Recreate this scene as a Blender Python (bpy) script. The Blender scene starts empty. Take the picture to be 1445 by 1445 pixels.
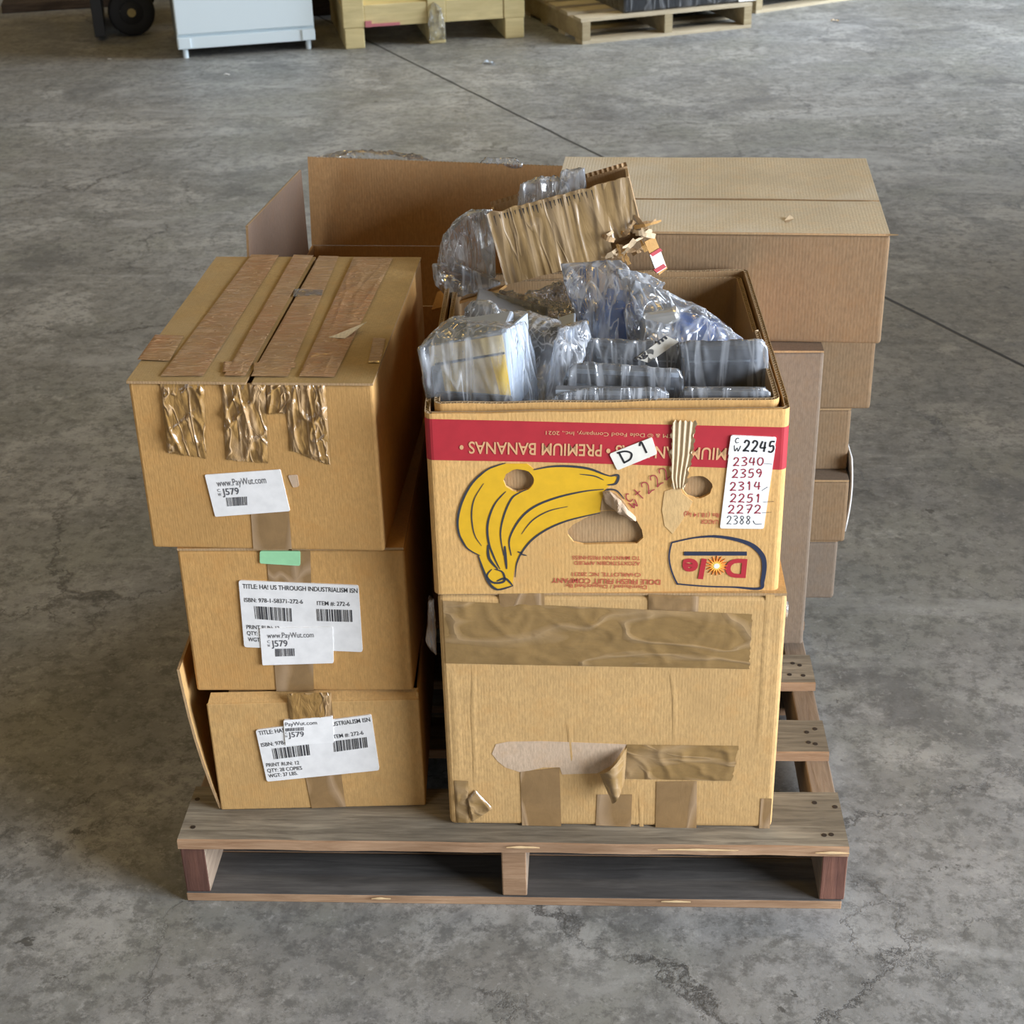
import bpy, bmesh, math, random
from math import sin, cos, pi, radians as R
from mathutils import Vector as V, Matrix as M, noise as NZ
from mathutils.geometry import tessellate_polygon

sc = bpy.context.scene
COL = sc.collection

# ------------------------------------------------------------------ camera
FPX, PITCH, YAW, ROLL, CPOS = 2228.4, R(28.35), R(3.40), R(-1.61), V((0.6346, -1.8370, 1.6784))
FWD = V((-sin(YAW) * cos(PITCH), cos(YAW) * cos(PITCH), -sin(PITCH)))
_r = V((cos(YAW), sin(YAW), 0)); _u = _r.cross(FWD)
RGT = cos(ROLL) * _r + sin(ROLL) * _u
UPV = -sin(ROLL) * _r + cos(ROLL) * _u
cd = bpy.data.cameras.new('camera'); cam = bpy.data.objects.new('camera', cd); COL.objects.link(cam)
cam.matrix_world = M(((RGT.x, UPV.x, -FWD.x, CPOS.x), (RGT.y, UPV.y, -FWD.y, CPOS.y), (RGT.z, UPV.z, -FWD.z, CPOS.z), (0, 0, 0, 1)))
cd.sensor_width = 36; cd.lens = 36 * FPX / 1445; cd.clip_start = .05
cd.dof.use_dof = True; cd.dof.focus_distance = 2.15; cd.dof.aperture_fstop = 15
sc.camera = cam

# ------------------------------------------------------------------ world, exposure, daylight at the two dock doors, added front fill
sc.view_settings.view_transform = 'Standard'; sc.view_settings.look = 'None'
sc.view_settings.gamma = 1; sc.view_settings.exposure = 0.0
try: sc.view_settings.use_curve_mapping = False
except Exception: pass
sc.cycles.use_denoising = True
sc.cycles.transparent_max_bounces = 24
sc.cycles.max_bounces = 10
w = bpy.data.worlds.new('world'); sc.world = w; w.use_nodes = True
w.node_tree.nodes['Background'].inputs[0].default_value = (.75, .85, 1, 1)
w.node_tree.nodes['Background'].inputs[1].default_value = 1.0

def area(name, loc, target, sx, sy, power, col, spread=180):
    l = bpy.data.lights.new(name, 'AREA'); l.shape = 'RECTANGLE'; l.size = sx; l.size_y = sy
    l.energy = power; l.color = col; l.spread = R(spread)
    o = bpy.data.objects.new(name, l); COL.objects.link(o); o.location = loc
    o.rotation_euler = (V(target) - V(loc)).to_track_quat('-Z', 'Y').to_euler()
    return o
area('front_door_fill', (-5.4, -6.9, 2.4), (-5.4, 0, 2.4), 3.0, 2.8, 110, (.92, .97, 1.03))  # unseen front door light, kept as a weak fill on the carton fronts
area('daylight_right_door', (4.3, -1.6, 1.45), (0, -1.6, 1.45), 2.3, 2.5, 290, (.88, .96, 1.09), 118)
area('daylight_far_door', (4.3, 6.4, 2.5), (0, 6.4, 2.5), 4.0, 4.4, 450, (.86, .95, 1.06), 130)
LAMPS = [(-6, -3), (-1.5, -3), (2.5, -3), (-6, 3), (-1.5, 3), (2.5, 3), (-6, 9), (-1.5, 9), (2.5, 9)]  # unseen ceiling lamps, added as warm ambient fill
LAMP_W = 19

# ------------------------------------------------------------------ pixel rays -> points of the place
def ray(px, py): return FWD + (px - 722.5) / FPX * RGT - (py - 722.5) / FPX * UPV
def at_y(px, py, y):
    d = ray(px, py); return CPOS + d * ((y - CPOS.y) / d.y)
def at_z(px, py, z):
    d = ray(px, py); return CPOS + d * ((z - CPOS.z) / d.z)

# ------------------------------------------------------------------ materials
def newmat(name):
    m = bpy.data.materials.new(name); m.use_nodes = True
    nt = m.node_tree; return m, nt, nt.nodes['Principled BSDF']
class N:
    def __init__(s, nt): s.nt = nt
    def __call__(s, typ, **kw):
        n = s.nt.nodes.new(typ)
        for k, v in kw.items(): setattr(n, k, v)
        return n
    def link(s, a, b): s.nt.links.new(a, b)
def setin(n, **kw):
    for k, v in kw.items(): n.inputs[k.replace('_', ' ')].default_value = v
def ramp(nn, src, stops):
    r = nn('ShaderNodeValToRGB'); e = r.color_ramp.elements
    while len(e) < len(stops): e.new(.5)
    for el, (p, c) in zip(e, stops): el.position = p; el.color = c if len(c) == 4 else (*c, 1)
    nn.link(src, r.inputs[0]); return r.outputs[0]
def tex(nn, kind, coord, scale, detail=4, rough=.55, dist=0, out=None):
    if kind == 'noise':
        n = nn('ShaderNodeTexNoise'); setin(n, Scale=scale, Detail=detail, Roughness=rough, Distortion=dist); o = n.outputs['Fac']
    elif kind == 'vor':
        n = nn('ShaderNodeTexVoronoi'); n.feature = out or 'F1'; n.inputs['Scale'].default_value = scale; o = n.outputs['Distance']
    if coord is not None: nn.link(coord, n.inputs['Vector'])
    return o
def mapping(nn, src, scale=(1, 1, 1), loc=(0, 0, 0), rot=(0, 0, 0)):
    m = nn('ShaderNodeMapping'); m.inputs['Scale'].default_value = scale; m.inputs['Location'].default_value = loc; m.inputs['Rotation'].default_value = rot
    nn.link(src, m.inputs['Vector']); return m.outputs[0]
def mixc(nn, fac, a, b, mode='MIX'):
    m = nn('ShaderNodeMix'); m.data_type = 'RGBA'; m.blend_type = mode
    for i, x in ((0, fac), (6, a), (7, b)):
        if hasattr(x, 'is_output') or hasattr(x, 'links'): nn.link(x, m.inputs[i])
        else: m.inputs[i].default_value = x if not isinstance(x, tuple) or len(x) == 4 else (*x, 1)
    return m.outputs[2]
def math_(nn, op, a, b=0.0, clamp=False):
    m = nn('ShaderNodeMath'); m.operation = op; m.use_clamp = clamp
    for i, x in ((0, a), (1, b)):
        if hasattr(x, 'links'): nn.link(x, m.inputs[i])
        else: m.inputs[i].default_value = x
    return m.outputs[0]
def bump(nn, h, strength, dist, b):
    n = nn('ShaderNodeBump'); setin(n, Strength=strength, Distance=dist); nn.link(h, n.inputs['Height']); nn.link(n.outputs[0], b.inputs['Normal'])

def plain(name, col, rough=.6, metal=0, spec=.5, noise=1):
    m, nt, b = newmat(name); b.inputs['Base Color'].default_value = (*col, 1); b.inputs['Roughness'].default_value = rough
    b.inputs['Metallic'].default_value = metal; b.inputs['Specular IOR Level'].default_value = spec
    nn = N(nt); t = nn('ShaderNodeTexCoord').outputs['Object']
    n = tex(nn, 'noise', t, 60, 3); c = mixc(nn, .5, (*col, 1), tuple(x * .86 for x in col))
    f = ramp(nn, n, [(.35, (0, 0, 0)), (.7, (1, 1, 1))])
    nn.link(mixc(nn, f, (*col, 1), tuple(x * (1 - .1 * noise) for x in col)), b.inputs['Base Color'])
    return m

def cardboard(name, col, flute=120, fl_amt=.10, mottle=.25, wear=None, rough=.75, flute_axis='X'):
    m, nt, b = newmat(name); nn = N(nt); t = nn('ShaderNodeTexCoord').outputs['Object']
    c0 = (*col, 1); dark = tuple(x * (1 - mottle) for x in col); lite = tuple(min(1, x * (1 + mottle * .7)) for x in col)
    n1 = tex(nn, 'noise', t, 7, 5, .6); n2 = tex(nn, 'noise', mapping(nn, t, (1, 1, .35)), 260, 3, .7)
    col1 = mixc(nn, ramp(nn, n1, [(.3, (0, 0, 0)), (.7, (1, 1, 1))]), dark, lite)
    col2 = mixc(nn, ramp(nn, n2, [(.35, (0, 0, 0)), (.65, (.8, .8, .8))]), col1, tuple(x * .76 for x in col), 'MIX')
    n6 = tex(nn, 'noise', mapping(nn, t, (1, 1, 1), (5, 2, 8)), 34, 4, .65)
    col2 = mixc(nn, ramp(nn, n6, [(.5, (0, 0, 0)), (.72, (.4, .4, .4))]), col2, (col[0] * .98, col[1] * .86, col[2] * .72, 1))
    wv = nn('ShaderNodeTexWave'); wv.wave_type = 'BANDS'; wv.bands_direction = flute_axis; setin(wv, Scale=flute, Distortion=.6, Detail=2)
    nn.link(t, wv.inputs['Vector'])
    n3 = tex(nn, 'noise', mapping(nn, t, (1, 1, .2)), 9, 3)
    ff = math_(nn, 'MULTIPLY', math_(nn, 'MULTIPLY', wv.outputs['Fac'], fl_amt), ramp(nn, n3, [(.35, (0, 0, 0)), (.65, (1, 1, 1))]))
    col3 = mixc(nn, ff, col2, tuple(x * .45 for x in col))
    if wear:
        n4 = tex(nn, 'noise', mapping(nn, t, (1, 1, 1), (3, 1, 2)), 3.4, 6, .65)
        col3 = mixc(nn, ramp(nn, n4, [(.48, (0, 0, 0)), (.68, (.8, .8, .8))]), col3, (*wear, 1))
    nn.link(col3, b.inputs['Base Color']); b.inputs['Roughness'].default_value = rough; b.inputs['Specular IOR Level'].default_value = .25
    h = math_(nn, 'ADD', math_(nn, 'MULTIPLY', wv.outputs['Fac'], .5 * fl_amt * 4), math_(nn, 'ADD', n2, math_(nn, 'MULTIPLY', n1, 2)))
    bump(nn, h, .25, .0015, b)
    return m

def ridges(nn, t, scale, stretch):
    """thin raised fold lines"""
    out = None
    for k, (sc_, rot) in enumerate(((1.0, .35), (1.7, -.6))):
        n = tex(nn, 'noise', mapping(nn, t, tuple(x * (1, 1, .55)[i] if k == 0 else x for i, x in enumerate(stretch)), (k * 3.1, 1, 2), (0, rot, rot)), scale * sc_, 2, .5, .6)
        r = math_(nn, 'SUBTRACT', 1.0, math_(nn, 'MULTIPLY', math_(nn, 'ABSOLUTE', math_(nn, 'SUBTRACT', n, .5)), 26), True)
        out = r if out is None else math_(nn, 'MAXIMUM', out, r)
    return out
def tape_mat(name, col, rough=.18, wr=30, st=.5, streak=(1, 1, .3), patch=None, white=.3):
    m, nt, b = newmat(name); nn = N(nt); t = nn('ShaderNodeTexCoord').outputs['Object']
    n1 = tex(nn, 'noise', t, 25, 6, .65, .8); c = mixc(nn, n1, tuple(x * .62 for x in col), tuple(min(1, x * 1.3) for x in col))
    if patch:
        n2 = tex(nn, 'noise', mapping(nn, t, (1, .55, 1)), 9, 5, .6)
        n5 = tex(nn, 'noise', mapping(nn, t, (.35, 3, 1)), 80, 4, .7)
        c = mixc(nn, math_(nn, 'MULTIPLY', ramp(nn, n2, [(.42, (0, 0, 0)), (.62, (1, 1, 1))]), ramp(nn, n5, [(.35, (0, 0, 0)), (.6, (1, 1, 1))])), c, (*patch, 1))
    nn.link(c, b.inputs['Base Color']); b.inputs['Roughness'].default_value = rough
    b.inputs['Coat Weight'].default_value = .4; b.inputs['Coat Roughness'].default_value = .08
    v = tex(nn, 'vor', mapping(nn, t, streak), wr, out='DISTANCE_TO_EDGE')
    n3 = tex(nn, 'noise', mapping(nn, t, streak), wr * 3, 4, .6, 1.2)
    rd = ridges(nn, t, wr * .55, streak)
    c2 = mixc(nn, math_(nn, 'MULTIPLY', rd, white), c, tuple(min(1, x * 1.6 + .22) for x in col))  # paler fold lines: crease whitening plus painted highlight streaks
    nn.link(c2, b.inputs['Base Color'])
    bump(nn, math_(nn, 'ADD', math_(nn, 'ADD', math_(nn, 'MULTIPLY', v, .8), n3), math_(nn, 'MULTIPLY', rd, 1.2)), st, .004, b)
    return m

def film(name, haze=.15, tint=(.96, .97, .98), rough=.08, hazecol=(.86, .9, .95), gloss=1.0, wr=22, st=.35):
    m, nt, b = newmat(name); nt.nodes.remove(b); nn = N(nt); t = nn('ShaderNodeTexCoord').outputs['Object']
    out = nt.nodes['Material Output']
    v = tex(nn, 'vor', t, wr, out='DISTANCE_TO_EDGE'); n3 = tex(nn, 'noise', t, wr * 2.2, 4, .55, 1.5)
    bp = nn('ShaderNodeBump'); setin(bp, Strength=st, Distance=.006)
    rd = ridges(nn, t, wr * 1.3, (1.4, 1.2, .16))
    v = math_(nn, 'MULTIPLY', v, .35)
    nn.link(math_(nn, 'ADD', math_(nn, 'ADD', math_(nn, 'MULTIPLY', v, .7), math_(nn, 'MULTIPLY', n3, .6)), math_(nn, 'MULTIPLY', rd, .9)), bp.inputs['Height'])
    tr = nn('ShaderNodeBsdfTransparent'); tr.inputs[0].default_value = (*tint, 1)
    gl = nn('ShaderNodeBsdfGlossy'); gl.inputs['Color'].default_value = (1, 1, 1, 1); gl.inputs['Roughness'].default_value = rough
    nn.link(bp.outputs[0], gl.inputs['Normal'])
    df = nn('ShaderNodeBsdfDiffuse'); df.inputs[0].default_value = (*hazecol, 1)
    tl = nn('ShaderNodeBsdfTranslucent'); tl.inputs[0].default_value = (*hazecol, 1)
    dm = nn('ShaderNodeMixShader'); dm.inputs[0].default_value = .4; nn.link(df.outputs[0], dm.inputs[1]); nn.link(tl.outputs[0], dm.inputs[2])
    lw = nn('ShaderNodeLayerWeight'); lw.inputs['Blend'].default_value = .25
    hz = math_(nn, 'ADD', math_(nn, 'MULTIPLY', lw.outputs['Facing'], haze * 1.3), math_(nn, 'MULTIPLY', ramp(nn, tex(nn, 'noise', t, 14, 4), [(.3, (0, 0, 0)), (.75, (1, 1, 1))]), haze * 1.4), True)
    hz = math_(nn, 'ADD', hz, math_(nn, 'MULTIPLY', rd, .10 + haze * .9), True)
    m1 = nn('ShaderNodeMixShader'); nn.link(hz, m1.inputs[0]); nn.link(tr.outputs[0], m1.inputs[1]); nn.link(dm.outputs[0], m1.inputs[2])
    fr = nn('ShaderNodeFresnel'); fr.inputs[0].default_value = 1.5; nn.link(bp.outputs[0], fr.inputs['Normal'])
    m2 = nn('ShaderNodeMixShader'); nn.link(math_(nn, 'MULTIPLY', fr.outputs[0], gloss * 1.6, True), m2.inputs[0]); nn.link(m1.outputs[0], m2.inputs[1]); nn.link(gl.outputs[0], m2.inputs[2])
    nn.link(m2.outputs[0], out.inputs[0])
    return m

def wood(name, col, dark, axis='X', grain=1.0, rough=.8, stain=.5):
    m, nt, b = newmat(name); nn = N(nt); t = nn('ShaderNodeTexCoord').outputs['Object']
    s = (.08, 1, 1) if axis == 'X' else (1, .08, 1) if axis == 'Y' else (1, 1, .08)
    n1 = tex(nn, 'noise', mapping(nn, t, s), 90 * grain, 6, .65, .6); n2 = tex(nn, 'noise', mapping(nn, t, tuple(x ** .5 for x in s)), 9, 5, .6, .4)
    c = mixc(nn, ramp(nn, n1, [(.3, (0, 0, 0)), (.68, (1, 1, 1))]), dark, col)
    c = mixc(nn, math_(nn, 'MULTIPLY', ramp(nn, n2, [(.42, (1, 1, 1)), (.6, (0, 0, 0))]), stain), c, tuple(x * .4 for x in dark))
    nn.link(c, b.inputs['Base Color']); b.inputs['Roughness'].default_value = rough; b.inputs['Specular IOR Level'].default_value = .25
    bump(nn, n1, .5, .002, b); return m

def concrete():
    m, nt, b = newmat('stained concrete'); nn = N(nt); t = nn('ShaderNodeTexCoord').outputs['Object']
    S = lambda n, lo, hi, amt: ramp(nn, n, [(lo, (0, 0, 0)), (hi, (amt, amt, amt))])
    at = lambda x, y: mapping(nn, t, (1, 1, 1), (x, y, 0))
    base = tex(nn, 'noise', at(7, 3), 3.2, 12, .78, .2)
    c = ramp(nn, base, [(.30, (.135, .137, .13)), (.45, (.235, .237, .228)), (.55, (.30, .30, .29)), (.70, (.40, .40, .385))])
    c = mixc(nn, S(tex(nn, 'noise', at(1, 1), .8, 6, .6, .5), .42, .62, .55), c, (.215, .203, .17))           # warm worn areas
    c = mixc(nn, S(tex(nn, 'noise', at(21, 9), 1.6, 7, .66, .4), .50, .60, .45), c, (.25, .255, .215))        # greenish cast
    c = mixc(nn, S(tex(nn, 'noise', at(5, 31), 2.4, 10, .74, .3), .53, .60, .75), c, (.40, .395, .37))        # pale scoured patches
    c = mixc(nn, S(tex(nn, 'noise', at(11, 4), 2.1, 10, .74, .3), .54, .63, .7), c, (.12, .12, .118))         # dark blotches
    c = mixc(nn, S(tex(nn, 'noise', at(2, 17), 26, 9, .82, .1), .48, .58, .72), c, (.115, .115, .107))           # fine mottling
    c = mixc(nn, S(tex(nn, 'noise', at(9, 12), 48, 6, .75), .56, .66, .5), c, (.45, .445, .42))
    c = mixc(nn, S(tex(nn, 'noise', at(1, 9), 17, 6, .7, .2), .645, .675, .85), c, (.07, .068, .062))         # small dark chips
    # long pale sweeping smears
    sm = tex(nn, 'noise', mapping(nn, t, (.5, 1.7, 1), (2, 5, 0), (0, 0, .5)), 1.9, 8, .62, 1.4)
    c = mixc(nn, S(sm, .56, .70, .5), c, (.44, .44, .425))
    # cracks
    wob = nn('ShaderNodeTexNoise'); setin(wob, Scale=5.0, Detail=8, Roughness=.72); nn.link(t, wob.inputs['Vector'])
    vm = nn('ShaderNodeVectorMath'); vm.operation = 'MULTIPLY_ADD'; nn.link(wob.outputs['Color'], vm.inputs[0]); vm.inputs[1].default_value = (.30, .30, 0); nn.link(t, vm.inputs[2])
    cr = tex(nn, 'vor', vm.outputs[0], 1.5, out='DISTANCE_TO_EDGE')
    ck = math_(nn, 'MULTIPLY', ramp(nn, cr, [(.0, (1, 1, 1)), (.008, (0, 0, 0))]), S(tex(nn, 'noise', at(4, 4), 1.9, 3), .46, .56, 1))
    cr2 = tex(nn, 'vor', vm.outputs[0], 5.5, out='DISTANCE_TO_EDGE')
    ck2 = math_(nn, 'MULTIPLY', ramp(nn, cr2, [(.0, (1, 1, 1)), (.022, (0, 0, 0))]), S(tex(nn, 'noise', at(14, 2), 3.4, 5, .6), .53, .62, .7))
    ckk = math_(nn, 'MAXIMUM', ck, ck2)
    c = mixc(nn, math_(nn, 'MULTIPLY', ckk, .8), c, (.045, .043, .04))
    nn.link(c, b.inputs['Base Color'])
    nn.link(ramp(nn, base, [(.3, (.60, .60, .60)), (.7, (.38, .38, .38))]), b.inputs['Roughness'])
    b.inputs['Specular IOR Level'].default_value = .5
    h = math_(nn, 'SUBTRACT', math_(nn, 'ADD', tex(nn, 'noise', at(0, 0), 40, 6, .7), base), ckk)
    bump(nn, h, .22, .004, b)
    return m

KR = (.43, .255, .118)
MAT = dict(
    floor=concrete(),
    joint=plain('joint filler', (.035, .033, .03), .8),
    wall=plain('painted block wall', (.22, .20, .17), .8),
    ceil=plain('ceiling deck', (.20, .18, .15), .85),
    steel=plain('dark door steel', (.18, .19, .20), .5, .3),
    kraft=cardboard('kraft cardboard', (.56, .315, .108), 90, .05, .12),
    kraft_b=cardboard('kraft cardboard of the bottom carton', (.55, .33, .125), 90, .05, .14),
    kraft_top=cardboard('worn kraft top', (.50, .345, .15), 90, .05, .26, wear=(.47, .35, .19)),
    kraft_pale=cardboard('pale kraft cardboard', (.60, .375, .155), 75, .07, .12),
    kraft_ban=cardboard('banana carton cardboard', (.68, .40, .145), 60, .08, .14),
    kraft_in=cardboard('inside of carton', (.44, .285, .145), 75, .12, .12),
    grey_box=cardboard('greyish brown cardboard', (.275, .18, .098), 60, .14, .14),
    grey_top=cardboard('top lit greyish brown cardboard', (.84, .73, .53), 60, .14, .14, wear=(.82, .78, .67)),  # lit copy of grey_box: the light on the carton's top is painted in
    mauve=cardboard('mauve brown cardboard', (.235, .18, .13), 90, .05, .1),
    flap_dull=cardboard('dull mauve carton flap', (.27, .18, .125), 60, .05, .12),
    brown_flap=cardboard('brown carton flap', (.56, .33, .15), 60, .12, .14),
    paper_torn=cardboard('torn inner paper', (.60, .44, .30), 80, .03, .1),
    cream=cardboard('bare corrugated paper', (.68, .52, .33), 80, .02, .1),
    dark_in=plain('dark slot', (.03, .022, .015), .9),
    flute=plain('flute paper', (.42, .30, .17), .9),
    tape=tape_mat('brown packing tape', (.32, .18, .055), .14, 34, .5, white=.4), tape_torn=tape_mat('tape over pleated board', (.28, .18, .075), .38, 22, .3, (1, 1, .25), white=.2),
    tape_top=tape_mat('scuffed tape with painted glints', (.46, .285, .135), .33, 60, .5, (.35, 2.2, 1), patch=(.48, .22, .09)),  # orange patches paint in the tape's reddish reflections
    tape_pale=tape_mat('tan packing tape', (.28, .17, .062), .18, 16, .25, (.3, 1, 1), white=.18),
    tape_matte=tape_mat('smooth tan tape', (.29, .175, .075), .3, 14, .12),
    white=plain('white label paper', (.82, .80, .77), .5),
    white2=plain('white sticker paper', (.88, .86, .83), .45),
    offwhite=plain('cream sticker paper', (.80, .76, .66), .5),
    green=plain('green sticker paper', (.33, .66, .36), .5),
    ink=plain('black print', (.045, .045, .05), .6),
    inkgrey=plain('grey print', (.10, .10, .11), .6),
    pen=plain('black marker', (.02, .02, .022), .5),
    redpen=plain('dark red marker', (.33, .03, .05), .5),
    red=plain('red print', (.43, .020, .030), .6),
    redtxt=plain('rust print', (.47, .09, .05), .6),
    bandtxt=plain('bare board letters', (.66, .36, .17), .7),
    navy=plain('navy print', (.018, .025, .055), .6),
    banana=plain('banana yellow print', (.72, .41, .012), .6),
    outline=plain('dark slate print', (.035, .038, .046), .6),
    torn_ban=cardboard('bared banana board', (.66, .43, .19), 60, .03, .1),
    orange=plain('orange print', (.80, .20, .02), .6),
    sunyel=plain('sun yellow print', (.90, .62, .10), .6),
    film=film('clear bag', .34, (.98, .985, .99), .10, st=.35), film_blue=film('large milky bag', .25, (.95, .96, .98), .12, wr=10, st=.3), film_milky=film('milky bag', .46, (.94, .95, .97), .13, st=.3), film_dark=film('thin clear bag', .07, wr=16),
    film_clean=film('bag round trays', .26, wr=11, st=.35),
    clear_tape=film('clear tape', .12, rough=.08, wr=40, gloss=1.0, st=.15),
    grey_plastic=plain('grey plastic', (.16, .175, .20), .35),
    slate_plastic=plain('slate plastic', (.10, .115, .14), .3),
    light_plastic=plain('pale blue grey plastic', (.42, .48, .56), .3),
    blue_plastic=plain('blue plastic', (.03, .15, .55), .35),
    gold=plain('cream gold panel', (1, .80, .42), .22, .0),
    gold2=plain('yellow gold panel', (1, .66, .05), .22, 0),
    silver=plain('silver foil', (.75, .74, .70), .25, .7),
    wood_top=wood('weathered pallet board', (.40, .345, .255), (.15, .125, .092), 'X', 1.2),
    wood_edge=wood('pale sawn edge', (.50, .32, .19), (.30, .17, .09), 'X', 1.4, stain=.35),
    wood_str=wood('stringer wood', (.36, .27, .19), (.20, .14, .095), 'Y'),
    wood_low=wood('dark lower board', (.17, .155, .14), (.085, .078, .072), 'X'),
    paint_red=wood('old red paint', (.23, .105, .07), (.13, .06, .045), 'Z', 1.2),
    nail=plain('rusty nail', (.06, .045, .035), .6, .6),
    splinter=plain('fresh splinter', (.66, .47, .25), .8),
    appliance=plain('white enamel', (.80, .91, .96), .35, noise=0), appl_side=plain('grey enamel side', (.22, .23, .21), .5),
    ply=wood('pale plywood', (.82, .66, .30), (.70, .54, .23), 'X', .5, stain=.15),
    ply2=wood('batten wood', (.80, .67, .36), (.66, .54, .27), 'X', .7, stain=.25),
    pinkpaint=plain('pink paint', (.60, .20, .22), .7),
    pal2=wood('yellow pallet wood', (.46, .38, .24), (.32, .25, .14), 'X', stain=.3),
    pal2top=wood('bleached pallet wood', (.58, .50, .36), (.42, .34, .22), 'X', stain=.2),
    blackwrap=tape_mat('black stretch wrap', (.018, .02, .024), .3, 14, .5, (1, 1, .3)),
    greywood=wood('grey case wood', (.34, .31, .26), (.22, .2, .17), 'X'),
    rubber=plain('black rubber', (.012, .012, .013), .7), hub=plain('yellow hub', (.38, .30, .12), .6), frame=plain('dark steel frame', (.03, .03, .03), .5, .3),
    darkwood=wood('dark old board', (.12, .085, .06), (.05, .035, .025), 'X'),
    lampbody=plain('lamp housing', (.5, .5, .5), .5),
)
def emis(name, col, s):
    m, nt, b = newmat(name); b.inputs['Base Color'].default_value = (.8, .8, .8, 1)
    b.inputs['Emission Color'].default_value = (*col, 1); b.inputs['Emission Strength'].default_value = s; return m
MAT['lamp'] = emis('lit lamp diffuser', (1, .66, .25), 2)

# ------------------------------------------------------------------ mesh helpers
class MB:
    def __init__(s): s.v = []; s.f = []; s.m = []
    def add(s, vs, fs, mi=0):
        k = len(s.v); s.v += [V(x) for x in vs]; s.f += [tuple(i + k for i in f) for f in fs]; s.m += [mi] * len(fs); return s
    def box(s, x0, y0, z0, x1, y1, z1, mx=None, mi=0, mf=None):
        vs = [V((x, y, z)) for z in (z0, z1) for y in (y0, y1) for x in (x0, x1)]
        if mx is not None: vs = [mx @ v for v in vs]
        fs = [(0, 2, 3, 1), (4, 5, 7, 6), (0, 1, 5, 4), (1, 3, 7, 5), (3, 2, 6, 7), (2, 0, 4, 6)]  # bottom top front right back left
        k = len(s.v); s.v += vs
        for i, f in enumerate(fs): s.f.append(tuple(j + k for j in f)); s.m.append(mi if mf is None else mf[i])
        return s
    def build(s, name, mats, parent=None, smooth=False, bevel=0, segs=2):
        me = bpy.data.meshes.new(name); me.from_pydata([tuple(v) for v in s.v], [], s.f)
        for m in (mats if isinstance(mats, (list, tuple)) else [mats]): me.materials.append(MAT[m] if isinstance(m, str) else m)
        for p, mi in zip(me.polygons, s.m): p.material_index = mi; p.use_smooth = smooth
        me.validate(); me.update()
        o = bpy.data.objects.new(name, me); COL.objects.link(o)
        if parent: o.parent = parent
        if bevel:
            b = o.modifiers.new('bevel', 'BEVEL'); b.width = bevel; b.segments = segs; b.limit_method = 'ANGLE'; b.angle_limit = R(40); b.harden_normals = False
        return o
def tag(o, label, cat, group=None, kind=None):
    if label: o['label'] = label
    if cat: o['category'] = cat
    if group: o['group'] = group
    if kind: o['kind'] = kind
    return o
def thing(name, label, cat, loc=(0, 0, 0), rz=0, group=None, rot=None):
    o = bpy.data.objects.new(name, None); COL.objects.link(o); o.empty_display_size = .05
    o.location = loc; o.rotation_euler = rot or (0, 0, rz); return tag(o, label, cat, group)
def struct(o): o['kind'] = 'structure'; return o
def plabel(o, s): o['label'] = s; return o
def rotm(loc, rot):
    from mathutils import Euler
    return M.Translation(loc) @ Euler(rot).to_matrix().to_4x4()

class Face:
    """a plane of a thing: origin, ex, ey, normal in the thing's local space + world matrix of the thing"""
    def __init__(s, mw, o, ex, ey):
        s.mw = mw; s.o = V(o); s.ex = V(ex); s.ey = V(ey); s.n = s.ex.cross(s.ey)
        s.inv = mw.inverted()
    def px(s, x, y):
        a = s.inv @ CPOS; d = s.inv.to_3x3() @ ray(x, y)
        t = (s.o - a).dot(s.n) / d.dot(s.n); p = a + d * t - s.o
        return V((p.dot(s.ex), p.dot(s.ey)))
    def P(s, uv, off=0.0): return s.o + s.ex * uv[0] + s.ey * uv[1] + s.n * off
    def pxs(s, pts): return [s.px(*p) for p in pts]
def prism(mb, face, loops, off, th=.0004, mi=0, base=0.0):
    """flat shape with holes: loops[0] outer, rest holes (uv metres); front at off+th"""
    tri = tessellate_polygon([[V((p[0], p[1], 0)) for p in l] for l in loops])
    pts = [p for l in loops for p in l]
    fv = [face.P(p, off + th) for p in pts]; fs = []
    for t in tri:
        a, b, c = (pts[i] for i in t)
        ar = (b[0] - a[0]) * (c[1] - a[1]) - (b[1] - a[1]) * (c[0] - a[0])
        fs.append(tuple(t) if ar > 0 else tuple(reversed(t)))
    mb.add(fv, fs, mi)
    for l in loops:
        n = len(l); vs = [face.P(p, off + th) for p in l] + [face.P(p, base if base < off else off) for p in l]
        mb.add(vs, [(i, (i + 1) % n, n + (i + 1) % n, n + i) for i in range(n)], mi)
    return mb
def quad_round(q, r=.003, n=3):
    out = []
    for i in range(4):
        p, a, b = q[i], q[i - 1], q[(i + 1) % 4]
        da = (a - p).normalized() * r; db = (b - p).normalized() * r
        for k in range(n + 1):
            t = k / n; out.append(p + da * (1 - t) ** 2 + db * t ** 2)
    return out
_tc = {}
def text_shape(s, bold=0.0):
    if (s, bold) in _tc: return _tc[(s, bold)]
    cu = bpy.data.curves.new('t', 'FONT'); cu.body = s; cu.offset = bold; cu.resolution_u = 4
    o = bpy.data.objects.new('t', cu); COL.objects.link(o)
    me = bpy.data.meshes.new_from_object(o.evaluated_get(bpy.context.evaluated_depsgraph_get()))
    vs = [V((v.co.x, v.co.y)) for v in me.vertices]; fs = [tuple(p.vertices) for p in me.polygons]
    bpy.data.objects.remove(o); bpy.data.curves.remove(cu); bpy.data.meshes.remove(me)
    x0 = min(v.x for v in vs); x1 = max(v.x for v in vs); ch = .729
    _tc[(s, bold)] = ([V(((v.x - x0) / (x1 - x0), v.y / ch)) for v in vs], fs); return _tc[(s, bold)]
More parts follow.
